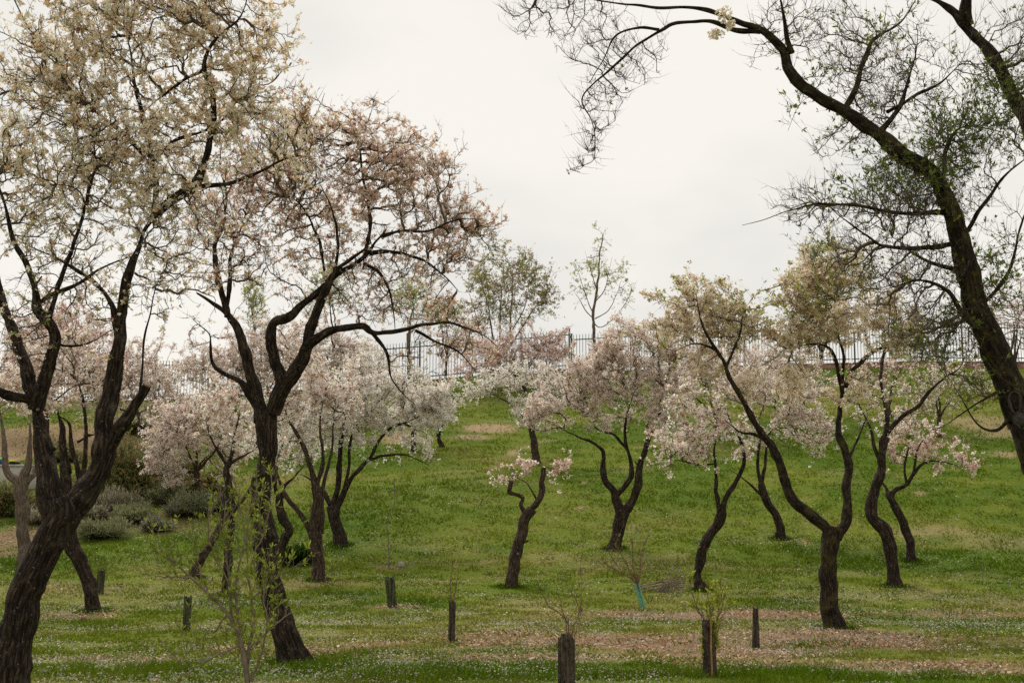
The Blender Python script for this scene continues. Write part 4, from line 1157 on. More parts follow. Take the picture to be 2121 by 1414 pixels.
small("almond_tree", "rose pink almond with dark stems along the fence left of centre", (1085, 812), 30, [(1050, 735, 90, 55, 0, 1.1), (1130, 730, 65, 50, 0, 1.1), (1000, 765, 60, 40, 0, .8)], 'pinker', 39, d=66, stems=6, r=5, bark=B_DARK, dens=1.1)
small("almond_tree", "pink almond half hidden behind the slim S-curved one", (1480, 905), 50, [(1470, 770, 70, 60, 0, 1), (1420, 790, 60, 60, 0, 1), (1540, 780, 75, 60, 0, 1)], 'pink', 40)
small("almond_tree", "faint pink almond on the bank behind the kinked trunk", (1842, 862), 36, [(1840, 775, 60, 40, 0, .9), (1790, 800, 40, 30, 0, .7)], 'pinker', 41)
small("almond_tree", "nearly bare almond with few pink flowers behind the right leaning trunk", (2085, 838), 50, [(2080, 650, 80, 80, 0, 1), (2040, 740, 70, 50, 0, .7), (2150, 680, 70, 80, 0, .8)], 'bare', 42, d=58, stems=6, fl=2.0)
small("almond_tree", "grey green twiggy almond on the bank below the brick wall at right", (1945, 905), 40, [(1940, 820, 70, 50, 0, .8), (2000, 800, 60, 40, 0, .7)], 'mixed', 43, fl=.4, leaf=.8)
small("almond_tree", "pink almond between the forked ivory crown and the slim S-curved one", (1665, 880), 40, [(1660, 790, 80, 50, 0, .9), (1600, 755, 65, 50, 0, .9)], 'pink', 44, dens=.8)
small("almond_tree", "pale rose almond at the far left edge of the bank", (-20, 900), 50, [(0, 780, 90, 70, 0, .9), (-80, 800, 80, 70, 0, .8)], 'pinker', 45)

# ---- along and beyond the fence
tree("young_tree", "slim young tree with open pale leaves against the sky by the fence", (1231, 742),
  [[(1231, 742, 5.5), (1230, 690, 5), (1229, 650, 4.5), (1234, 615, 4), (1240, 570, 3), (1243, 520, 2.2), (1250, 485, 1.2)],
   [.4, (1229, 668, 2.6), (1245, 678, 2.2), (1275, 655, 2), (1300, 620, 1.5), (1320, 580, 1)],
   [-.4, (1230, 660, 2.5), (1215, 645, 2), (1200, 620, 1.6), (1186, 600, 1)],
   [.3, (1232, 660, 2.5), (1258, 645, 2), (1275, 615, 1.6), (1290, 570, 1)],
   [-.3, (1229, 650, 2.5), (1218, 625, 2), (1206, 590, 1.6), (1192, 545, 1)],
   [.2, (1233, 625, 2.5), (1252, 600, 2), (1262, 560, 1.4), (1268, 530, 1)],
   [-.2, (1236, 600, 2.2), (1225, 565, 1.6), (1212, 520, 1)]],
  [(1240, 560, 36, 60, 0, 1), (1200, 590, 22, 50, 0, .9), (1290, 600, 34, 46, 0, .7), (1240, 510, 20, 30, 0, .8)], 'pale', 61, rs=.62, d=68, bark=B_GREY, twig=M_TWIGG, sides=8, leaf=.85, twig_r=.004, bf=.25)
tree("leafy_tree", "broad olive green tree with many upright stems behind the pink blossoms by the fence", (1035, 790),
  [[(1035, 790, 9), (1034, 760, 8), (1033, 735, 8)],
   [.5, (1033, 745, 6), (1020, 690, 5), (1008, 620, 4), (990, 570, 2)],
   [-.5, (1035, 745, 6), (1055, 690, 5), (1060, 620, 4), (1062, 550, 2)],
   [.4, (1036, 745, 6), (1080, 680, 5), (1102, 645, 4), (1140, 600, 2)],
   [-.4, (1032, 745, 5), (1000, 700, 4), (985, 650, 3), (970, 600, 2)],
   [.2, (1034, 740, 5), (1036, 660, 4), (1040, 590, 3), (1048, 530, 2)],
   [.2, (1050, 700, 4), (1085, 640, 3), (1100, 570, 2)]],
  [(1010, 590, 50, 70, 0, 1), (1080, 590, 60, 70, 0, 1), (1130, 620, 32, 46, 0, .8), (1040, 660, 60, 50, 0, .7), (985, 660, 36, 50, 0, .7)], 'olive', 62, rs=.5, d=69.3, bark=B_GREY, twig=M_TWIGG, dens=1.3, sides=8, bf=.25, shoot_up=.7)
BEY = "trees beyond the fence"
small("leafy_tree", "pale green pointed tree beyond the fence behind the ivory crown", (1705, 790), 60, [(1690, 570, 50, 60, 0, 1.3), (1740, 590, 50, 50, 0, 1.2), (1680, 530, 26, 40, 0, 1.2), (1780, 580, 40, 40, 0, 1)], 'pale', 63, d=76, group=BEY, stems=6, leaf=1.4, bark=B_BROWN, twig=M_TWIGG, shoot_up=1.0)
small("leafy_tree", "pale green slim tree beyond the fence left of the tall fork", (525, 800), 60, [(525, 620, 28, 45, 0, 1.2), (530, 680, 36, 40, 0, 1)], 'pale', 64, d=80, group=BEY, leaf=1.2, twig=M_TWIGG, shoot_up=.9)
small("leafy_tree", "light green tree beyond the fence seen through the arching limb", (690, 790), 70, [(690, 600, 50, 46, 0, 1.1), (660, 640, 36, 36, 0, .8)], 'pale', 65, d=78, group=BEY, leaf=1.4, shoot_up=.8)
small("leafy_tree", "pale green tree with straight pale trunk beside the fence", (850, 800), 110, [(850, 620, 46, 50, 0, .9), (880, 660, 40, 36, 0, .7)], 'pale', 66, d=70.2, group=BEY, bark=B_GREY, r=6, leaf=1.1, shoot_up=.8)
small("leafy_tree", "small green tree beyond the fence left of the broad olive tree", (925, 800), 60, [(920, 650, 46, 40, 0, 1.0), (940, 690, 36, 30, 0, .9)], 'olive', 67, d=76, r=3.5, group=BEY, leaf=1.0)
small("evergreen_shrub", "dark green bush behind the bars right of the slim young tree", (1262, 790), 30, [(1258, 722, 18, 20, 0, 3), (1262, 750, 22, 20, 0, 3)], 'pale', 68, d=78, group=BEY, leaf=2.2, cat="shrub", fl=0)
small("evergreen_shrub", "dark bush beyond the fence above the kinked trunk", (1905, 800), 30, [(1900, 720, 40, 36, 0, 2.5), (1935, 740, 30, 30, 0, 2.5)], 'olive', 69, d=77, group=BEY, leaf=1.6, cat="shrub", fl=0)
small("evergreen_shrub", "low dark bush beyond the fence behind the full pink crown", (1345, 800), 30, [(1340, 712, 30, 22, 0, 2.5), (1370, 730, 30, 24, 0, 2.5)], 'olive', 70, d=78, group=BEY, leaf=1.6, cat="shrub", fl=0)

build_grass()

# ---------------------------------------------------------------- fence on its brick footing
M_FENCE = mat_noise("green_fence_paint", [(0.3, (0.040, 0.075, 0.066)), (0.7, (0.065, 0.115, 0.10))], 5, 0.5, 0.0, spec=0.4)
def mat_brick():
    m, t, o = new_mat("terracotta_brick")
    co = N(t, "ShaderNodeTexCoord")
    mp = N(t, "ShaderNodeMapping"); mp.inputs["Rotation"].default_value = (math.radians(90), 0, 0)
    t.links.new(co.outputs["Object"], mp.inputs["Vector"])
    b = N(t, "ShaderNodeTexBrick")
    b.inputs["Color1"].default_value = (0.30, 0.145, 0.085, 1); b.inputs["Color2"].default_value = (0.21, 0.10, 0.062, 1)
    b.inputs["Mortar"].default_value = (0.24, 0.19, 0.15, 1)
    b.inputs["Scale"].default_value = 1.0; b.inputs["Brick Width"].default_value = 0.25; b.inputs["Row Height"].default_value = 0.065
    b.inputs["Mortar Size"].default_value = 0.008
    t.links.new(mp.outputs[0], b.inputs["Vector"])
    n = N(t, "ShaderNodeTexNoise", Scale=1.5, Detail=6.0)
    t.links.new(co.outputs["Object"], n.inputs["Vector"])
    mx = N(t, "ShaderNodeMixRGB", blend_type='MULTIPLY', Fac=1.0)
    t.links.new(b.outputs["Color"], mx.inputs[1]); t.links.new(ramp(t, n.outputs["Fac"], [(0.3, (.7, .7, .7)), (0.7, (1.2, 1.15, 1.1))]), mx.inputs[2])
    p = N(t, "ShaderNodeBsdfPrincipled", Roughness=0.9)
    t.links.new(mx.outputs[0], p.inputs["Base Color"]); t.links.new(p.outputs[0], o.inputs["Surface"])
    return m
M_BRICK = mat_brick()

# plan of the fence: it jogs where the photo shows it bend
FPTS = [(-34.0, 71.6), (-18.0, 71.4), (-2.0, 71.2), (2.9, 71.0), (3.05, 72.0), (9.0, 71.3), (20.0, 70.9), (36.0, 71.2)]
FZ = lambda x: float(np.interp(x, [-34, -17, -6, -2, 2.9, 3.05, 9, 20, 36], [8.35, 8.45, 9.30, 9.62, 9.98, 9.86, 10.10, 10.35, 10.3]))
def fence_pos(x):
    return np.array([x, float(np.interp(x, [p[0] for p in FPTS], [p[1] for p in FPTS])), FZ(x)])

fence = thing("metal_fence", fence_pos(0), "dark green metal picket fence along the top of the bank", "fence")
FO = np.array(fence.location)
wall = thing("brick_footing", fence_pos(0) - np.array([0, 0, .7]), "low terracotta brick wall under the green fence", "wall")
WO = np.array(wall.location)
HF = 1.92
def seg_prism(a, b, w, z0, z1):
    """upright slab following the fence line from a to b, z relative to the line"""
    d = unit((b - a) * np.array([1, 1, 0])); nrm = np.array([-d[1], d[0], 0]) * w / 2
    v = []
    for q in (a, b):
        for s in (-1, 1):
            for z in (z0, z1): v.append(q + s * nrm + np.array([0, 0, z]))
    v = np.array(v)
    f = np.array([[0, 1, 3, 2], [4, 6, 7, 5], [0, 4, 5, 1], [2, 3, 7, 6], [1, 5, 7, 3], [0, 2, 6, 4]])
    return v, f
pxs = []
for (a, b) in zip(FPTS[:-1], FPTS[1:]):
    n = max(1, round((b[0] - a[0]) / 2.6))
    pxs += list(np.linspace(a[0], b[0], n, endpoint=False))
pxs.append(FPTS[-1][0])
pv, pf = box_vf((0, 0, HF / 2 + .02), (.07, .07, HF + .12)); pv2, pf2 = box_vf((0, 0, HF + .10), (.09, .09, .04))
pv, pf, _ = merge([(pv, pf), (pv2, pf2)])
m_post = mesh_np("fence_post", pv, pf, M_FENCE)
for i, x in enumerate(pxs):
    link("post", m_post, fence, fence_pos(x) - FO)
    if i + 1 < len(pxs):
        a, b = fence_pos(x), fence_pos(pxs[i + 1])
        for z in (.16, HF - .22):
            V, F = seg_prism(a, b, .035, z, z + .05)
            link("rail", mesh_np("rail", V - FO, F, M_FENCE), fence)
        V, F = seg_prism(a, b, .30, -1.0, -.07)
        link("wall_section", mesh_np("wall_section", V - WO, F, M_BRICK), wall)
        V, F = seg_prism(a, b, .36, -.07, -.004)
        link("coping", mesh_np("coping", V - WO, F, M_BRICK), wall)
# pickets with pointed heads
kv, kf = box_vf((0, 0, HF / 2 + .03), (.026, .022, HF - .02))
kt = np.array([[-.013, -.011, HF + .02], [.013, -.011, HF + .02], [.013, .011, HF + .02], [-.013, .011, HF + .02], [0, 0, HF + .09]])
kv2 = np.vstack([kv, kt + np.array([0, 0, .001])])
kf2 = [list(f) for f in kf] + [[8, 9, 12, 12], [9, 10, 12, 12], [10, 11, 12, 12], [11, 8, 12, 12]]
m_pick = bpy.data.meshes.new("picket")
m_pick.from_pydata([tuple(v) for v in kv2], [], [tuple(f) if f[2] != f[3] else tuple(f[:3]) for f in kf2]); m_pick.materials.append(M_FENCE)
allx = np.arange(-33.9, 35.9, 0.155)
order = np.argsort(np.abs(allx - 4.0))
sel = set(order[:300].tolist())
rest = []
for i, x in enumerate(allx):
    p = fence_pos(x) - FO - np.array([0, .03, 0])
    if i in sel: link("picket", m_pick, fence, p)
    else: rest.append((kv + p, kf))
V, F, _ = merge(rest)
link("pickets", mesh_np("pickets", V, F, M_FENCE), fence)["kind"] = "stuff"

# blue sign fixed to the fence
sp = W(968, 726, 70.9)
s = thing("fence_sign", sp, "small bright blue sign fixed on the fence", "sign")
M_BLUE = mat_noise("blue_sign_enamel", [(0.3, (0.012, 0.085, 0.30)), (0.7, (0.018, 0.11, 0.37))], 3, 0.4, 0.0)
M_PALEBLUE = mat_noise("pale_blue_print", [(0.3, (0.10, 0.33, 0.55)), (0.7, (0.14, 0.38, 0.60))], 3, 0.4, 0.0)
V, F = box_vf((0, 0, 0), (.30, .02, .38)); link("panel", mesh_np("panel", V, F, M_BLUE), s)
V, F = box_vf((.02, -.0125, -.03), (.20, .004, .06)); link("printed_band", mesh_np("printed_band", V, F, M_PALEBLUE), s)

# ---------------------------------------------------------------- planting tubes
def mat_guard(name, c0, c1, alpha):
    m, t, o = new_mat(name)
    co = N(t, "ShaderNodeTexCoord")
    n1 = N(t, "ShaderNodeTexNoise", Scale=22.0, Detail=6.0, Roughness=0.7)
    t.links.new(co.outputs["Object"], n1.inputs["Vector"])
    mp = N(t, "ShaderNodeMapping"); mp.inputs["Scale"].default_value = (45, 45, 2.5)
    t.links.new(co.outputs["Object"], mp.inputs["Vector"])
    n2 = N(t, "ShaderNodeTexNoise", Scale=1.0, Detail=3.0)
    t.links.new(mp.outputs[0], n2.inputs["Vector"])
    add = N(t, "ShaderNodeMath", operation='ADD'); t.links.new(n1.outputs["Fac"], add.inputs[0]); t.links.new(n2.outputs["Fac"], add.inputs[1])
    p = N(t, "ShaderNodeBsdfPrincipled", Roughness=0.9)
    p.inputs["Specular IOR Level"].default_value = 0.08
    half = N(t, "ShaderNodeMath", operation='MULTIPLY'); half.inputs[1].default_value = 0.5; t.links.new(add.outputs[0], half.inputs[0])
    t.links.new(ramp(t, half.outputs[0], [(0.40, c0), (0.62, c1)]), p.inputs["Base Color"])
    b = N(t, "ShaderNodeBump", Strength=0.6, Distance=0.01)
    t.links.new(add.outputs[0], b.inputs["Height"]); t.links.new(b.outputs[0], p.inputs["Normal"])
    tr = N(t, "ShaderNodeBsdfTransparent")
    mx = N(t, "ShaderNodeMixShader", Fac=alpha)
    t.links.new(p.outputs[0], mx.inputs[1]); t.links.new(tr.outputs[0], mx.inputs[2]); t.links.new(mx.outputs[0], o.inputs["Surface"])
    return m
G_BLACK = mat_guard("brown_black_mesh_tube", (0.014, 0.011, 0.008), (0.135, 0.105, 0.078), 0.16)
G_DKGREEN = mat_guard("dark_green_mesh_tube", (0.020, 0.022, 0.013), (0.125, 0.125, 0.075), 0.16)
G_GREEN = mat_guard("bright_green_plastic_tube", (0.11, 0.30, 0.18), (0.20, 0.42, 0.28), 0.04)
M_BAMBOO = mat_noise("bamboo_cane", [(0.3, (0.24, 0.12, 0.05)), (0.7, (0.42, 0.24, 0.11))], 10, 0.6, 0.2)

def guard(label, x, ytop, ybot, wpx, mat, seed, d=None, tilt=0.0, taper=1.0, squash=.8, stake=None):
    rng = np.random.default_rng(seed)
    if d is None: b = ground_hit(x, ybot); d = b[1]
    else: q = W(x, ybot, d); b = np.array([q[0], d, float(terrain(q[0], d))])
    m = mpp(ybot, d)
    h = (ybot - ytop) * m if ybot < 1414 else (W(x, ytop, d)[2] - b[2])
    root = thing("tree_guard", b, label, "tree guard", "planting tubes round young trees")
    n, rings = 28, 13
    th = np.arange(n) * 2 * math.pi / n
    prof = 1 + 0.07 * np.cos(th * 3 + seed) + 0.05 * np.cos(8 * th + seed)          # folded net, nearly square
    V = []
    for wall_ in (1.0, .93):
        for k in range(rings):
            f = k / (rings - 1)
            r = wpx * .5 * m * (1 + (taper - 1) * f) * wall_
            wob = 1 + 0.05 * (fbm(np.stack([np.cos(th) * 2, np.sin(th) * 2, np.full(n, f * 5)], -1), 1.0, seed, 3) - .5) * 2
            top = (rng.normal(0, .014, n) + .022 * np.sin(th * 2 + seed)) if k == rings - 1 else 0
            V.append(np.stack([np.cos(th) * r * prof * wob + math.tan(tilt) * f * h, np.sin(th) * r * squash * prof * wob, np.full(n, -.03 + f * (h + .03)) + top], -1))
    V = np.array(V)
    idx = np.arange(V.shape[0] * n).reshape(-1, n)
    o_, i_ = idx[:rings], idx[rings:]
    F = []
    for g, fl in ((o_, 1), (i_, -1)):
        a, d_ = g[:-1], g[1:]
        bb, c = np.roll(a, -1, 1), np.roll(d_, -1, 1)
        q = np.stack([a, bb, c, d_], -1).reshape(-1, 4)
        F.append(q if fl > 0 else q[:, ::-1])
    F.append(np.stack([o_[-1], np.roll(o_[-1], -1), np.roll(i_[-1], -1), i_[-1]], -1))
    link("tube", mesh_np("tube", V.reshape(-1, 3), np.concatenate(F), mat, smooth_shade=True), root)
    # pale seam down the front
    sx = wpx * .5 * m * .25
    P = np.array([[sx + math.tan(tilt) * f * h + .004 * math.sin(f * 9), -wpx * .5 * m * squash * 1.04 * (1 + (taper - 1) * f), f * h] for f in np.linspace(0, 1, 7)])[None]
    Vs, Fs, _ = tubes(P, np.full((1, 7), .006), 5)
    if stake is None:
        link("seam", mesh_np("seam", Vs, Fs, mat), root)
    else:
        P[..., 1] -= .02
        P[..., 2] = np.linspace(-.05, h + stake, 7)
        Vs, Fs, _ = tubes(P, np.full((1, 7), .011), 6)
        link("bamboo_stake", mesh_np("bamboo_stake", Vs, Fs, M_BAMBOO), root)
    return b, h

def sapling(label, base, h0, shoots, mat, rng_seed, leaf=0, lpal=LEAFY, fine=.06, shoot_len=(.04, .16), name="sapling", cat="sapling", r=.007, ls=.05, npass=2, d=None, kind_group=None):
    """young plant: main shoots given as photo traces, side twigs and leaves on them"""
    rng = np.random.default_rng(rng_seed)
    d = base[1] if d is None else d
    root = thing(name, base, label, cat, kind_group)
    Q, Rr = [], []
    for sh in shoots:
        dz = 0.0
        pts = list(sh)
        if isinstance(pts[0], (int, float)): dz, pts = pts[0], pts[1:]
        f = np.linspace(0, 1, len(pts))
        a = np.array([(*W(p[0], p[1], d + dz * g), (p[2] if len(p) > 2 else 1.6) * .74 * mpp(p[1], d)) for p, g in zip(pts, f)])
        C = catmull(a, .02)
        t = np.linspace(0, len(C) - 1, 14).astype(int)
        C = C[t]
        C[1:-1, :3] += rng.normal(0, .006, (12, 3))
        Q.append(C[:, :3]); Rr.append(np.maximum(C[:, 3], .0018))
    Q = np.array(Q); Rr = np.array(Rr)
    base_v = np.array(base)
    Vm, Fm, _ = tubes(Q, Rr, 6)
    stem = link("stems", mesh_np("stems", Vm - base_v, Fm, mat, smooth_shade=True), root)
    cur = Q; allsh = []
    parts = []
    lo, hi = shoot_len
    for ps in range(npass):
        s = side_shoots(cur, rng, fine * (1 + .6 * ps), lo, hi, 4 if ps == 0 else 3, up=.5, spread=.75, t0=.15 if ps == 0 else .2)
        if not len(s): break
        K = s.shape[1]
        rs = np.tile(np.linspace(1, .4, K) * .0026 * (1 + .02 * d) * (.8 ** ps), (len(s), 1))
        parts.append(tubes(s, rs, 3)[:2]); allsh.append(s[:, [0, K // 2, K - 1]])
        cur = s; lo, hi = lo * .5, hi * .5
    V, F, _ = merge(parts)
    tw = link("twigs", mesh_np("twigs", V - base_v, F, mat), root); tw["kind"] = "stuff"
    if leaf:
        a = np.concatenate(allsh)
        m = rng.poisson(leaf, len(a)); src = np.repeat(np.arange(len(a)), m)
        t = rng.random(len(src))[:, None] ** .5
        pos = a[src, 0] * (1 - t) + a[src, 2] * t
        ax = unit(unit(a[src, 2] - a[src, 0]) + rng.normal(0, .35, pos.shape) + np.array([0, 0, .4]))
        V, F, C = petals(pos, ax, ls * (.6 + .7 * rng.random(len(pos))), 3, .6, rng, pick(lpal, len(pos), rng), .15)
        lv = link("leaves", mesh_np("leaves", V - base_v, F, M_LEAF, color=C), root); lv["kind"] = "stuff"
    return root

guard("weathered tree guard standing right of the knobbly crooked trunk", 206, 1181, 1228, 16, G_DKGREEN, 1, tilt=.05)
guard("dark tree guard behind the young leafy shrub, left of the leaning forked almond", 386, 1237, 1306, 16, G_DKGREEN, 2, tilt=.02)
guard("dark green empty tree guard tilting left, alone on the open lawn", 814, 1197, 1257, 20, G_DKGREEN, 3, tilt=-.12)
b4, h4 = guard("narrow black tree guard with two reddish shoots above it", 935, 1248, 1330, 14, G_BLACK, 4, tilt=.02, squash=.9)
b5, h5 = guard("largest and nearest tree guard at the bottom edge, with bare twigs rising from it", 1173, 1318, 1470, 35, G_BLACK, 5, d=14.2, taper=.98, squash=.7)
b6, h6 = guard("dark tree guard with a bamboo cane and a bright leafy bush growing out of it", 1469, 1290, 1400, 28, G_BLACK, 6, taper=.98, stake=.05, squash=.8)
guard("tapering black tree guard without a plant, right of the leafy one", 1565, 1260, 1345, 17, G_BLACK, 7, taper=.62, tilt=.02)
b8, h8 = guard("bright green tilted plastic tree guard on the lawn", 1332, 1208, 1257, 12, G_GREEN, 8, tilt=-.26, taper=.95, squash=1.0)

sapling("two thin reddish shoots growing out of the narrow black tree guard", b4, h4,
  [[(934, 1330, 1.6), (934, 1250, 1.5), (934, 1200, 1.2), (936, 1155, .8)], [.1, (937, 1330, 1.4), (939, 1250, 1.3), (946, 1210, 1.1), (950, 1175, .7)]], M_TWIGR, 1, fine=.07, shoot_len=(.03, .12), npass=1, leaf=.1, lpal=OLIVE)
sapling("bare brown shoots spreading out of the nearest tree guard", b5, h5,
  [[(1176, 1440, 2.4), (1178, 1312, 2.2), (1172, 1283, 2), (1140, 1255, 1.6), (1124, 1235, 1.3), (1112, 1203, 1)],
   [.15, (1180, 1440, 2.2), (1186, 1312, 2), (1195, 1280, 1.7), (1203, 1252, 1.4), (1206, 1200, 1.1), (1201, 1182, .8)],
   [-.15, (1173, 1440, 2), (1174, 1295, 1.6), (1165, 1265, 1.3), (1152, 1222, .9)],
   [.2, (1187, 1440, 2), (1192, 1305, 1.2), (1202, 1290, 1), (1203, 1255, .8)],
   [-.1, (1200, 1262, 1.1), (1192, 1240, .9), (1180, 1222, .7)]], M_TWIGR, 2, fine=.09, shoot_len=(.03, .15), npass=2, leaf=.25, lpal=OLIVE, ls=.03)
sapling("bright yellow-green leafy bush growing out of the guard with the bamboo cane", b6, h6,
  [[(1466, 1395, 2.4), (1469, 1300, 2), (1458, 1285, 1.6), (1442, 1255, 1.3), (1432, 1215, 1), (1425, 1195, .7)],
   [.2, (1470, 1395, 2.2), (1474, 1290, 1.8), (1478, 1250, 1.4), (1482, 1215, .9)],
   [-.2, (1474, 1395, 2.2), (1480, 1295, 1.6), (1494, 1265, 1.2), (1500, 1230, .8)],
   [.1, (1472, 1395, 2), (1472, 1280, 1.6), (1466, 1240, 1.2), (1462, 1205, .8)],
   [-.1, (1476, 1395, 2), (1484, 1290, 1.4), (1492, 1240, 1.1), (1492, 1200, .8)],
   [.25, (1470, 1395, 2), (1462, 1285, 1.3), (1448, 1262, 1), (1425, 1240, .7)],
   [.2, (1478, 1395, 2), (1490, 1290, 1.2), (1506, 1262, .9), (1515, 1245, .7)]], M_TWIGR, 3, fine=.065, shoot_len=(.05, .22), leaf=1.5, lpal=[(3, (0.30, 0.35, 0.04)), (3, (0.38, 0.41, 0.06)), (2, (0.20, 0.26, 0.03))], ls=.055, name="young_bush", cat="bush")
sapling("bare spreading willowy sapling leaning out of the bright green guard", b8, h8,
  [[(1331, 1250, 1.8), (1321, 1210, 1.6), (1295, 1190, 1.4), (1262, 1172, 1.1), (1240, 1155, .8)],
   [.3, (1330, 1250, 1.8), (1320, 1208, 1.6), (1303, 1180, 1.3), (1288, 1150, 1), (1275, 1125, .7)],
   [-.3, (1330, 1250, 1.8), (1321, 1206, 1.6), (1312, 1175, 1.2), (1310, 1140, 1), (1308, 1105, .7)],
   [.2, (1331, 1250, 1.8), (1322, 1206, 1.5), (1325, 1180, 1.2), (1328, 1150, .9), (1335, 1120, .7)],
   [-.2, (1331, 1250, 1.8), (1320, 1208, 1.5), (1300, 1195, 1), (1285, 1180, .8), (1265, 1150, .6)]], M_TWIGR, 4, fine=.085, shoot_len=(.10, .50), npass=2, leaf=.12, lpal=LEAFY)
bw = ground_hit(806, 1178)
sapling("single tall pale whip sapling, leafless, in a small chip circle beyond the empty guard", bw, 0,
  [[(806, 1178, 2.2), (804, 1120, 1.9), (803, 1075, 1.7), (816, 1045, 1.5), (818, 1020, 1.2), (816, 985, .9)]], M_TWIGG, 5, fine=.5, shoot_len=(.02, .10), npass=1)
bf = np.array([*W(512, 1414, 12.6)[:2], 0.0]); bf[2] = float(terrain(bf[0], bf[1]))
sapling("young multi-stemmed shrub with fresh green leaves nearest the viewer, before the forked almond", bf, 0,
  [[(514, 1500, 9), (513, 1430, 8), (508, 1380, 7.5), (500, 1330, 7), (488, 1300, 5.5), (478, 1280, 5), (460, 1255, 5), (430, 1225, 4.5), (395, 1195, 3.6), (368, 1172, 3), (345, 1150, 2.2), (325, 1130, 1.4)],
   [.3, (514, 1440, 6), (512, 1370, 6), (518, 1330, 5), (524, 1280, 4), (520, 1230, 3.4), (514, 1180, 2.8), (508, 1120, 2.2), (500, 1060, 1.6), (495, 1000, 1)],
   [-.3, (520, 1410, 4.5), (535, 1370, 4), (548, 1330, 3.2), (552, 1280, 2.5), (546, 1230, 2), (560, 1170, 1.4)],
   [.2, (490, 1310, 4.5), (480, 1265, 4), (476, 1210, 3.4), (470, 1150, 2.8), (462, 1100, 2), (468, 1040, 1.4)],
   [-.2, (497, 1320, 4), (492, 1270, 3.4), (488, 1200, 3), (498, 1160, 2.4), (505, 1130, 2.2), (516, 1075, 1.6), (530, 1030, 1)],
   [.3, (516, 1340, 3.6), (545, 1320, 3), (570, 1290, 2.2), (600, 1270, 1.6), (640, 1230, 1)],
   [-.3, (500, 1335, 3), (465, 1350, 2.6), (420, 1370, 2), (380, 1400, 1.4)],
   [-.2, (395, 1195, 2.4), (350, 1195, 2), (310, 1190, 1.4), (290, 1188, 1)],
   [.2, (470, 1270, 2.6), (440, 1310, 2), (400, 1340, 1.4), (370, 1360, 1)],
   [.3, (514, 1180, 2), (540, 1120, 1.8), (556, 1060, 1.3), (566, 970, .9)],
   [-.2, (478, 1215, 2), (450, 1160, 1.7), (432, 1110, 1.4), (432, 1050, 1)],
   [-.4, (520, 1240, 2), (560, 1200, 1.6), (600, 1180, 1.2), (625, 1160, .8)],
   [.1, (430, 1225, 2), (412, 1170, 1.6), (400, 1110, 1.1)]], M_TWIGG, 6, fine=.05, shoot_len=(.06, .34), leaf=1.35, lpal=[(3, (0.25, 0.31, 0.035)), (3, (0.33, 0.38, 0.055)), (2, (0.17, 0.22, 0.025))], ls=.05, npass=2, name="young_shrub", cat="shrub", d=12.6)

# ---------------------------------------------------------------- pruned brushwood, stone
bp = ground_hit(1385, 1224)
rng = np.random.default_rng(8)
n = 26
root = thing("brush_pile", bp, "low heap of pruned grey twigs lying on the grass by the slim S-curved almond", "brush pile")
a = bp + np.stack([rng.normal(.05, .16, n), rng.normal(0, .2, n), .04 + .16 * rng.random(n)], -1)
dv = unit(np.stack([np.abs(rng.normal(0, 1, n)), rng.normal(0, .7, n), np.abs(rng.normal(.35, .3, n))], -1)) * (.35 + .45 * rng.random((n, 1)))
mid = a + rng.normal(0, .05, (n, 3)); mid[:, 2] += .06
P = np.stack([a - dv, mid, a + dv], 1); P[..., 2] = np.maximum(P[..., 2], terrain(P[..., 0], P[..., 1]) + .01)
V, F, _ = tubes(P, np.tile(np.array([.010, .007, .003]), (n, 1)) * (.5 + rng.random((n, 1))), 4)
s = side_shoots(P, rng, .14, .05, .25, 3, up=.25)
V2, F2, _ = tubes(s, np.tile(np.array([.005, .004, .0025]), (len(s), 1)), 3)
V, F, _ = merge([(V, F), (V2, F2)])
link("twigs", mesh_np("twigs", V - bp, F, M_TWIGG), root)["kind"] = "stuff"

def rock(name, label, p, size, mat, seed, cat="stone"):
    rng = np.random.default_rng(seed)
    nu, nv = 16, 9
    V = []
    for j in range(nv):
        ph = math.pi * j / (nv - 1)
        for i in range(nu):
            t = 2 * math.pi * i / nu
            q = np.array([math.cos(t) * math.sin(ph), math.sin(t) * math.sin(ph), math.cos(ph)])
            q = np.sign(q) * np.abs(q) ** .62
            V.append(q)
    V = np.array(V); V = V * (0.88 + .26 * fbm(V + seed, 1.6, seed, 3)[:, None]) * np.array(size) / 2
    idx = np.arange(nu * nv).reshape(nv, nu)
    F = np.stack([idx[:-1], idx[1:], np.roll(idx[1:], -1, 1), np.roll(idx[:-1], -1, 1)], -1).reshape(-1, 4)
    o = link(name, mesh_np(name, V, F, mat, smooth_shade=False), None, p)
    return tag(o, label, cat)
M_STONE = mat_noise("pale_stone", [(0.3, (0.22, 0.20, 0.175)), (0.7, (0.40, 0.37, 0.33))], 12, .9, .5)
p = ground_hit(831, 1174); p[2] += .055
rock("stone", "pale grey block of stone on the grass near the whip sapling", p, (.16, .14, .17), M_STONE, 3)
M_CLAY = mat_noise("brown_clod", [(0.3, (0.10, 0.06, 0.04)), (0.7, (0.20, 0.13, 0.085))], 12, .9, .5)
p = ground_hit(173, 1285); p[2] += .03
rock("stone", "small brown clod on the grass below the knobbly crooked trunk", p, (.11, .10, .09), M_CLAY, 4)

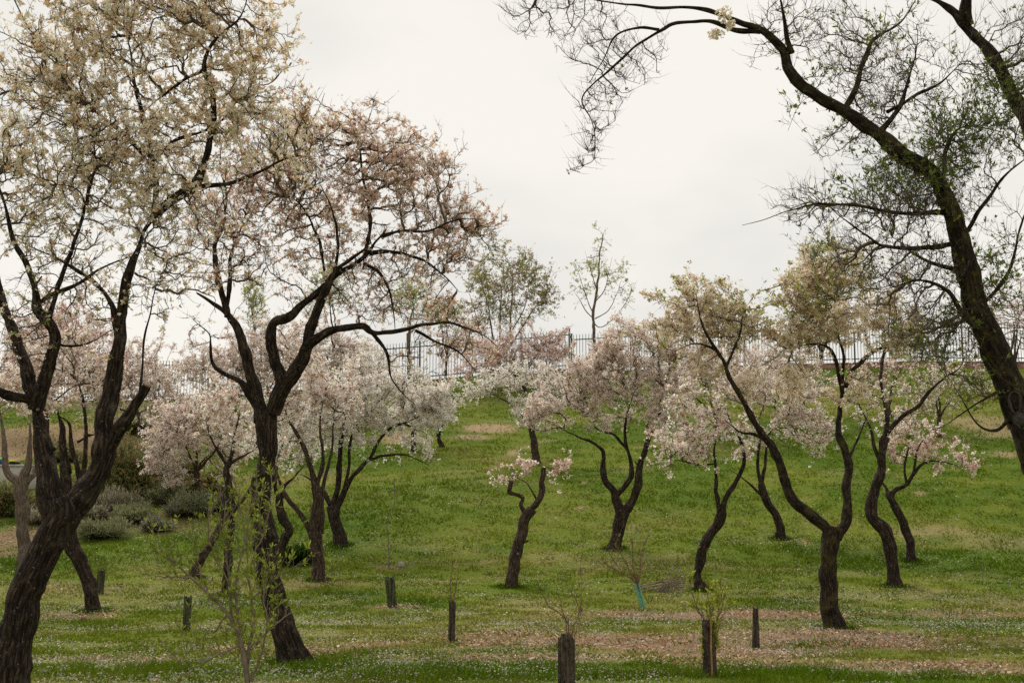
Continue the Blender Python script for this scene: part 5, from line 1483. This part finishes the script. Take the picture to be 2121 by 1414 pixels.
# ---------------------------------------------------------------- low shrubs on the left bank
def shrub(name, label, cx, ybase, rx, ry, pal, seed, upright=.8, n=5200, flowers=0, fpal=None, d=None, needle=.07, width=.12, group="shrubs on the left bank"):
    rng = np.random.default_rng(seed)
    b = ground_hit(cx, ybase) if d is None else np.array([W(cx, ybase, d)[0], d, float(terrain(W(cx, ybase, d)[0], d))])
    m = mpp(ybase, b[1]); R = np.array([1.22 * rx * m, .95 * rx * m, ry * m * 1.8])
    root = thing(name, b, label, "shrub", group)
    u = unit(rng.normal(0, 1, (n, 3))); u[:, 2] = np.abs(u[:, 2])
    rr = rng.random((n, 1)) ** .28
    n = int(n * .5); u = u[:n]; rr = rr[:n]
    lump = 0.25 + 1.35 * fbm(u * 1.0, 2.3, seed, 3)[:, None]
    nm = 14
    mc = unit(rng.normal(0, 1, (nm, 3))) * rng.uniform(.2, 1.0, (nm, 1)); mc[:, 2] = np.abs(mc[:, 2]) * rng.uniform(.1, .9, nm)
    mr = rng.uniform(.22, .60, (nm, 1))
    pk = rng.integers(0, nm, n)
    pos = (mc[pk] + u * rr * lump * mr[pk] * np.array([1, 1, 1.15]) * np.where(rng.random((n, 1)) < .12, 1.35, 1.0)) * R
    ok = pos[:, 2] + b[2] > terrain(pos[:, 0] + b[0], pos[:, 1] + b[1]) - .02
    pos, u = pos[ok], u[ok]; n = len(pos)
    ax = unit(u * (1 - upright) + np.array([0, 0, upright]) + rng.normal(0, .30, (n, 3)))
    cols = pick(pal, n, rng) * (0.75 + .5 * fbm(pos + b, 3.0, seed + 3, 2))[:, None]
    V, F, C = petals(pos, ax, 1.35 * needle * (.6 + .8 * rng.random(n)), 4, .45, rng, cols, width, tri=True)
    fo = link("foliage", mesh_np("foliage", V, F, M_LEAF, color=C), root); fo["kind"] = "stuff"
    k = 60
    e = pos[rng.choice(n, k)]
    st = np.zeros((k, 3)); st[:, :2] = e[:, :2] * .25
    st[:, 2] = terrain(st[:, 0] + b[0], st[:, 1] + b[1]) - b[2] - .03
    Vs, Fs, _ = tubes(np.stack([st, .5 * (st + e) + rng.normal(0, .04, (k, 3)), e], 1), np.tile(np.array([.014, .009, .004]), (k, 1)), 4)
    so = link("stems", mesh_np("stems", Vs, Fs, M_TWIG), root); so["kind"] = "stuff"
    if flowers:
        q = rng.choice(n, flowers)
        fp = pos[q] * 1.04 + ax[q] * needle * .7
        V, F, C = petals(fp, unit(rng.normal(0, 1, fp.shape) + np.array([0, -.4, .5])), np.full(flowers, .030), 4, 1.1, rng, pick(fpal, flowers, rng), .45)
        fl_ = link("flowers", mesh_np("flowers", V, F, M_PETAL, color=C), root); fl_["kind"] = "stuff"
    return root
SAGE = [(3, (0.20, 0.21, 0.10)), (3, (0.27, 0.27, 0.145)), (2, (0.13, 0.14, 0.06))]
HEDGE = [(3, (0.16, 0.18, 0.055)), (3, (0.22, 0.23, 0.085)), (2, (0.30, 0.20, 0.10))]
GREYG = [(3, (0.27, 0.25, 0.165)), (3, (0.35, 0.30, 0.22)), (2, (0.16, 0.165, 0.085))]
VIO = [(3, (0.36, 0.34, 0.48)), (2, (0.46, 0.44, 0.58))]
shrub("evergreen_shrub", "tall dark hedge shrub behind the low rosemary bushes", 262, 1035, 85, 62, HEDGE, 1, .5, 17000, needle=.075, width=.2)
shrub("evergreen_shrub", "tall brownish green shrub left of the hedge under the pink almonds", 325, 1015, 60, 50, HEDGE, 2, .5, 9000, needle=.075, width=.2)
shrub("rosemary_bush", "upright grey green rosemary bush with dull lilac flowers", 195, 1082, 30, 22, GREYG, 3, .85, 5200, 300, [(1, (0.22, 0.19, 0.24))], needle=.09, width=.07)
shrub("rosemary_bush", "low dark spreading rosemary bush at the edge of the grass", 205, 1112, 48, 20, SAGE, 4, .45, 6500, needle=.085, width=.07)
shrub("rosemary_bush", "rounded olive green rosemary bush between the hedge and the blue one", 278, 1082, 42, 24, SAGE, 5, .7, 6500, needle=.085, width=.07)
shrub("rosemary_bush", "small round bush thick with blue violet flowers", 324, 1100, 26, 16, SAGE, 6, .6, 3500, 900, VIO, needle=.07, width=.08)
shrub("rosemary_bush", "wide grey blue flowering rosemary bush under the dense pale pink almond", 392, 1068, 52, 32, SAGE, 7, .7, 9000, 900, VIO, needle=.085, width=.07)
shrub("rosemary_bush", "green bush behind the blue flowered one at the hedge foot", 345, 1045, 34, 22, SAGE, 8, .7, 4500, needle=.085, width=.07)
shrub("evergreen_shrub", "dull green shrub at the left edge below the pale wall", 14, 1068, 48, 34, HEDGE, 9, .5, 8000, needle=.08, width=.18)
shrub("evergreen_shrub", "grey green grassy shrub between the pale trunk and the left edge", 92, 1085, 36, 22, GREYG, 10, .8, 5200, needle=.10, width=.06)
shrub("evergreen_shrub", "green shrub behind the knobbly crooked trunk", 150, 1050, 40, 34, HEDGE, 11, .5, 6000, needle=.08, width=.18)
shrub("rosemary_bush", "straggly brown green bush between the upright rosemary and the hedge", 238, 1062, 40, 24, GREYG, 15, .8, 4500, needle=.11, width=.05)
shrub("rosemary_bush", "low sprawling bush right of the wide grey blue one", 452, 1058, 34, 18, SAGE, 16, .5, 3600, needle=.09, width=.07)
shrub("evergreen_shrub", "broad dull green shrub under the right side of the dense pale pink almond", 425, 1022, 48, 26, HEDGE, 17, .5, 5000, needle=.085, width=.18)
shrub("evergreen_shrub", "green shrub on the bare earth high on the left bank", 130, 955, 40, 18, HEDGE, 12, .6, 3500, needle=.09, width=.18)
shrub("evergreen_shrub", "small light green shrub on the ochre earth under the pink almond", 275, 900, 26, 14, [(1, (0.08, 0.12, 0.02)), (1, (0.12, 0.15, 0.03))], 13, .6, 2500, needle=.09, width=.15)
shrub("grass_clump", "dark green clump of tall grass left of the three-limbed almond", 618, 1168, 26, 12, [(2, (0.03, 0.06, 0.008)), (2, (0.05, 0.09, 0.012))], 14, .6, 2600, needle=.16, width=.05, group="grass clumps")

# ---------------------------------------------------------------- pale wall with things left on it
wb = ground_hit(20, 1012)
Yw = wb[1]
M_CONC = mat_noise("pale_concrete", [(0.3, (0.36, 0.34, 0.30)), (0.7, (0.50, 0.47, 0.42))], 6, .9, .3)
zt, zb = W(20, 962, Yw)[2], wb[2] - .4
xl, xr = -26.0, W(76, 962, Yw)[0]
low = thing("garden_wall", ((xl + xr) / 2, Yw, zb), "low pale concrete wall at the left edge behind the grey trunk", "wall")
V, F = box_vf((0, 0, (zt - zb - .07) / 2), (xr - xl, .30, zt - zb - .07)); link("wall_face", mesh_np("wall_face", V, F, M_CONC), low)
nb = 14
for k in range(nb):
    w_ = (xr - xl) / nb
    V, F = box_vf((-(xr - xl) / 2 + w_ * (k + .5), 0, zt - zb - .033), (w_ - .012, .38, .066)); link("coping_stone", mesh_np("coping_stone", V, F, M_CONC), low)
def bag(name, label, px, py, w_, h_, parts, seed):
    p = W(px, py, Yw); p[2] = zt
    root = thing(name, p, label, "bag")
    rng = np.random.default_rng(seed)
    for (nm, c, ox, oz, sw, sh_) in parts:
        th = np.linspace(0, 2 * math.pi, 18, endpoint=False)
        rows = []
        for j, f in enumerate(np.linspace(0, 1, 9)):
            q = math.sin(math.pi * (0.06 + .88 * f)) ** .45
            rr = q * (1 + .12 * (fbm(np.stack([np.cos(th), np.sin(th), np.full(18, f * 2)], -1), 1.7, seed, 2) - .5))
            rows.append(np.stack([ox + np.cos(th) * sw / 2 * rr, np.sin(th) * .13 * rr, oz + np.full(18, f * sh_)], -1))
        V = np.array(rows); idx = np.arange(9 * 18).reshape(9, 18)
        F = np.stack([idx[:-1], np.roll(idx[:-1], -1, 1), np.roll(idx[1:], -1, 1), idx[1:]], -1).reshape(-1, 4)
        mt = mat_noise(nm + "_fabric", [(0.3, tuple(np.array(c) * .8)), (0.7, c)], 9, .8, .3)
        link(nm, mesh_np(nm, V.reshape(-1, 3), F, mt, smooth_shade=True), root)
bag("sports_bag", "green and blue bag on the pale wall at the left edge", 4, 962, 0, 0, [("bag_body", (0.03, 0.07, 0.20), -.06, .0, .50, .14), ("bag_flap", (0.05, 0.42, 0.16), -.05, .11, .46, .12)], 1)
bag("sports_bag", "black and yellow bag lying on the pale wall behind the grey trunk", 24, 962, 0, 0, [("bag_body", (0.015, 0.015, 0.015), .1, .0, .40, .11), ("bag_flap", (0.48, 0.50, 0.03), .02, .085, .26, .07)], 2)
print("tree triangles", TRI[0])
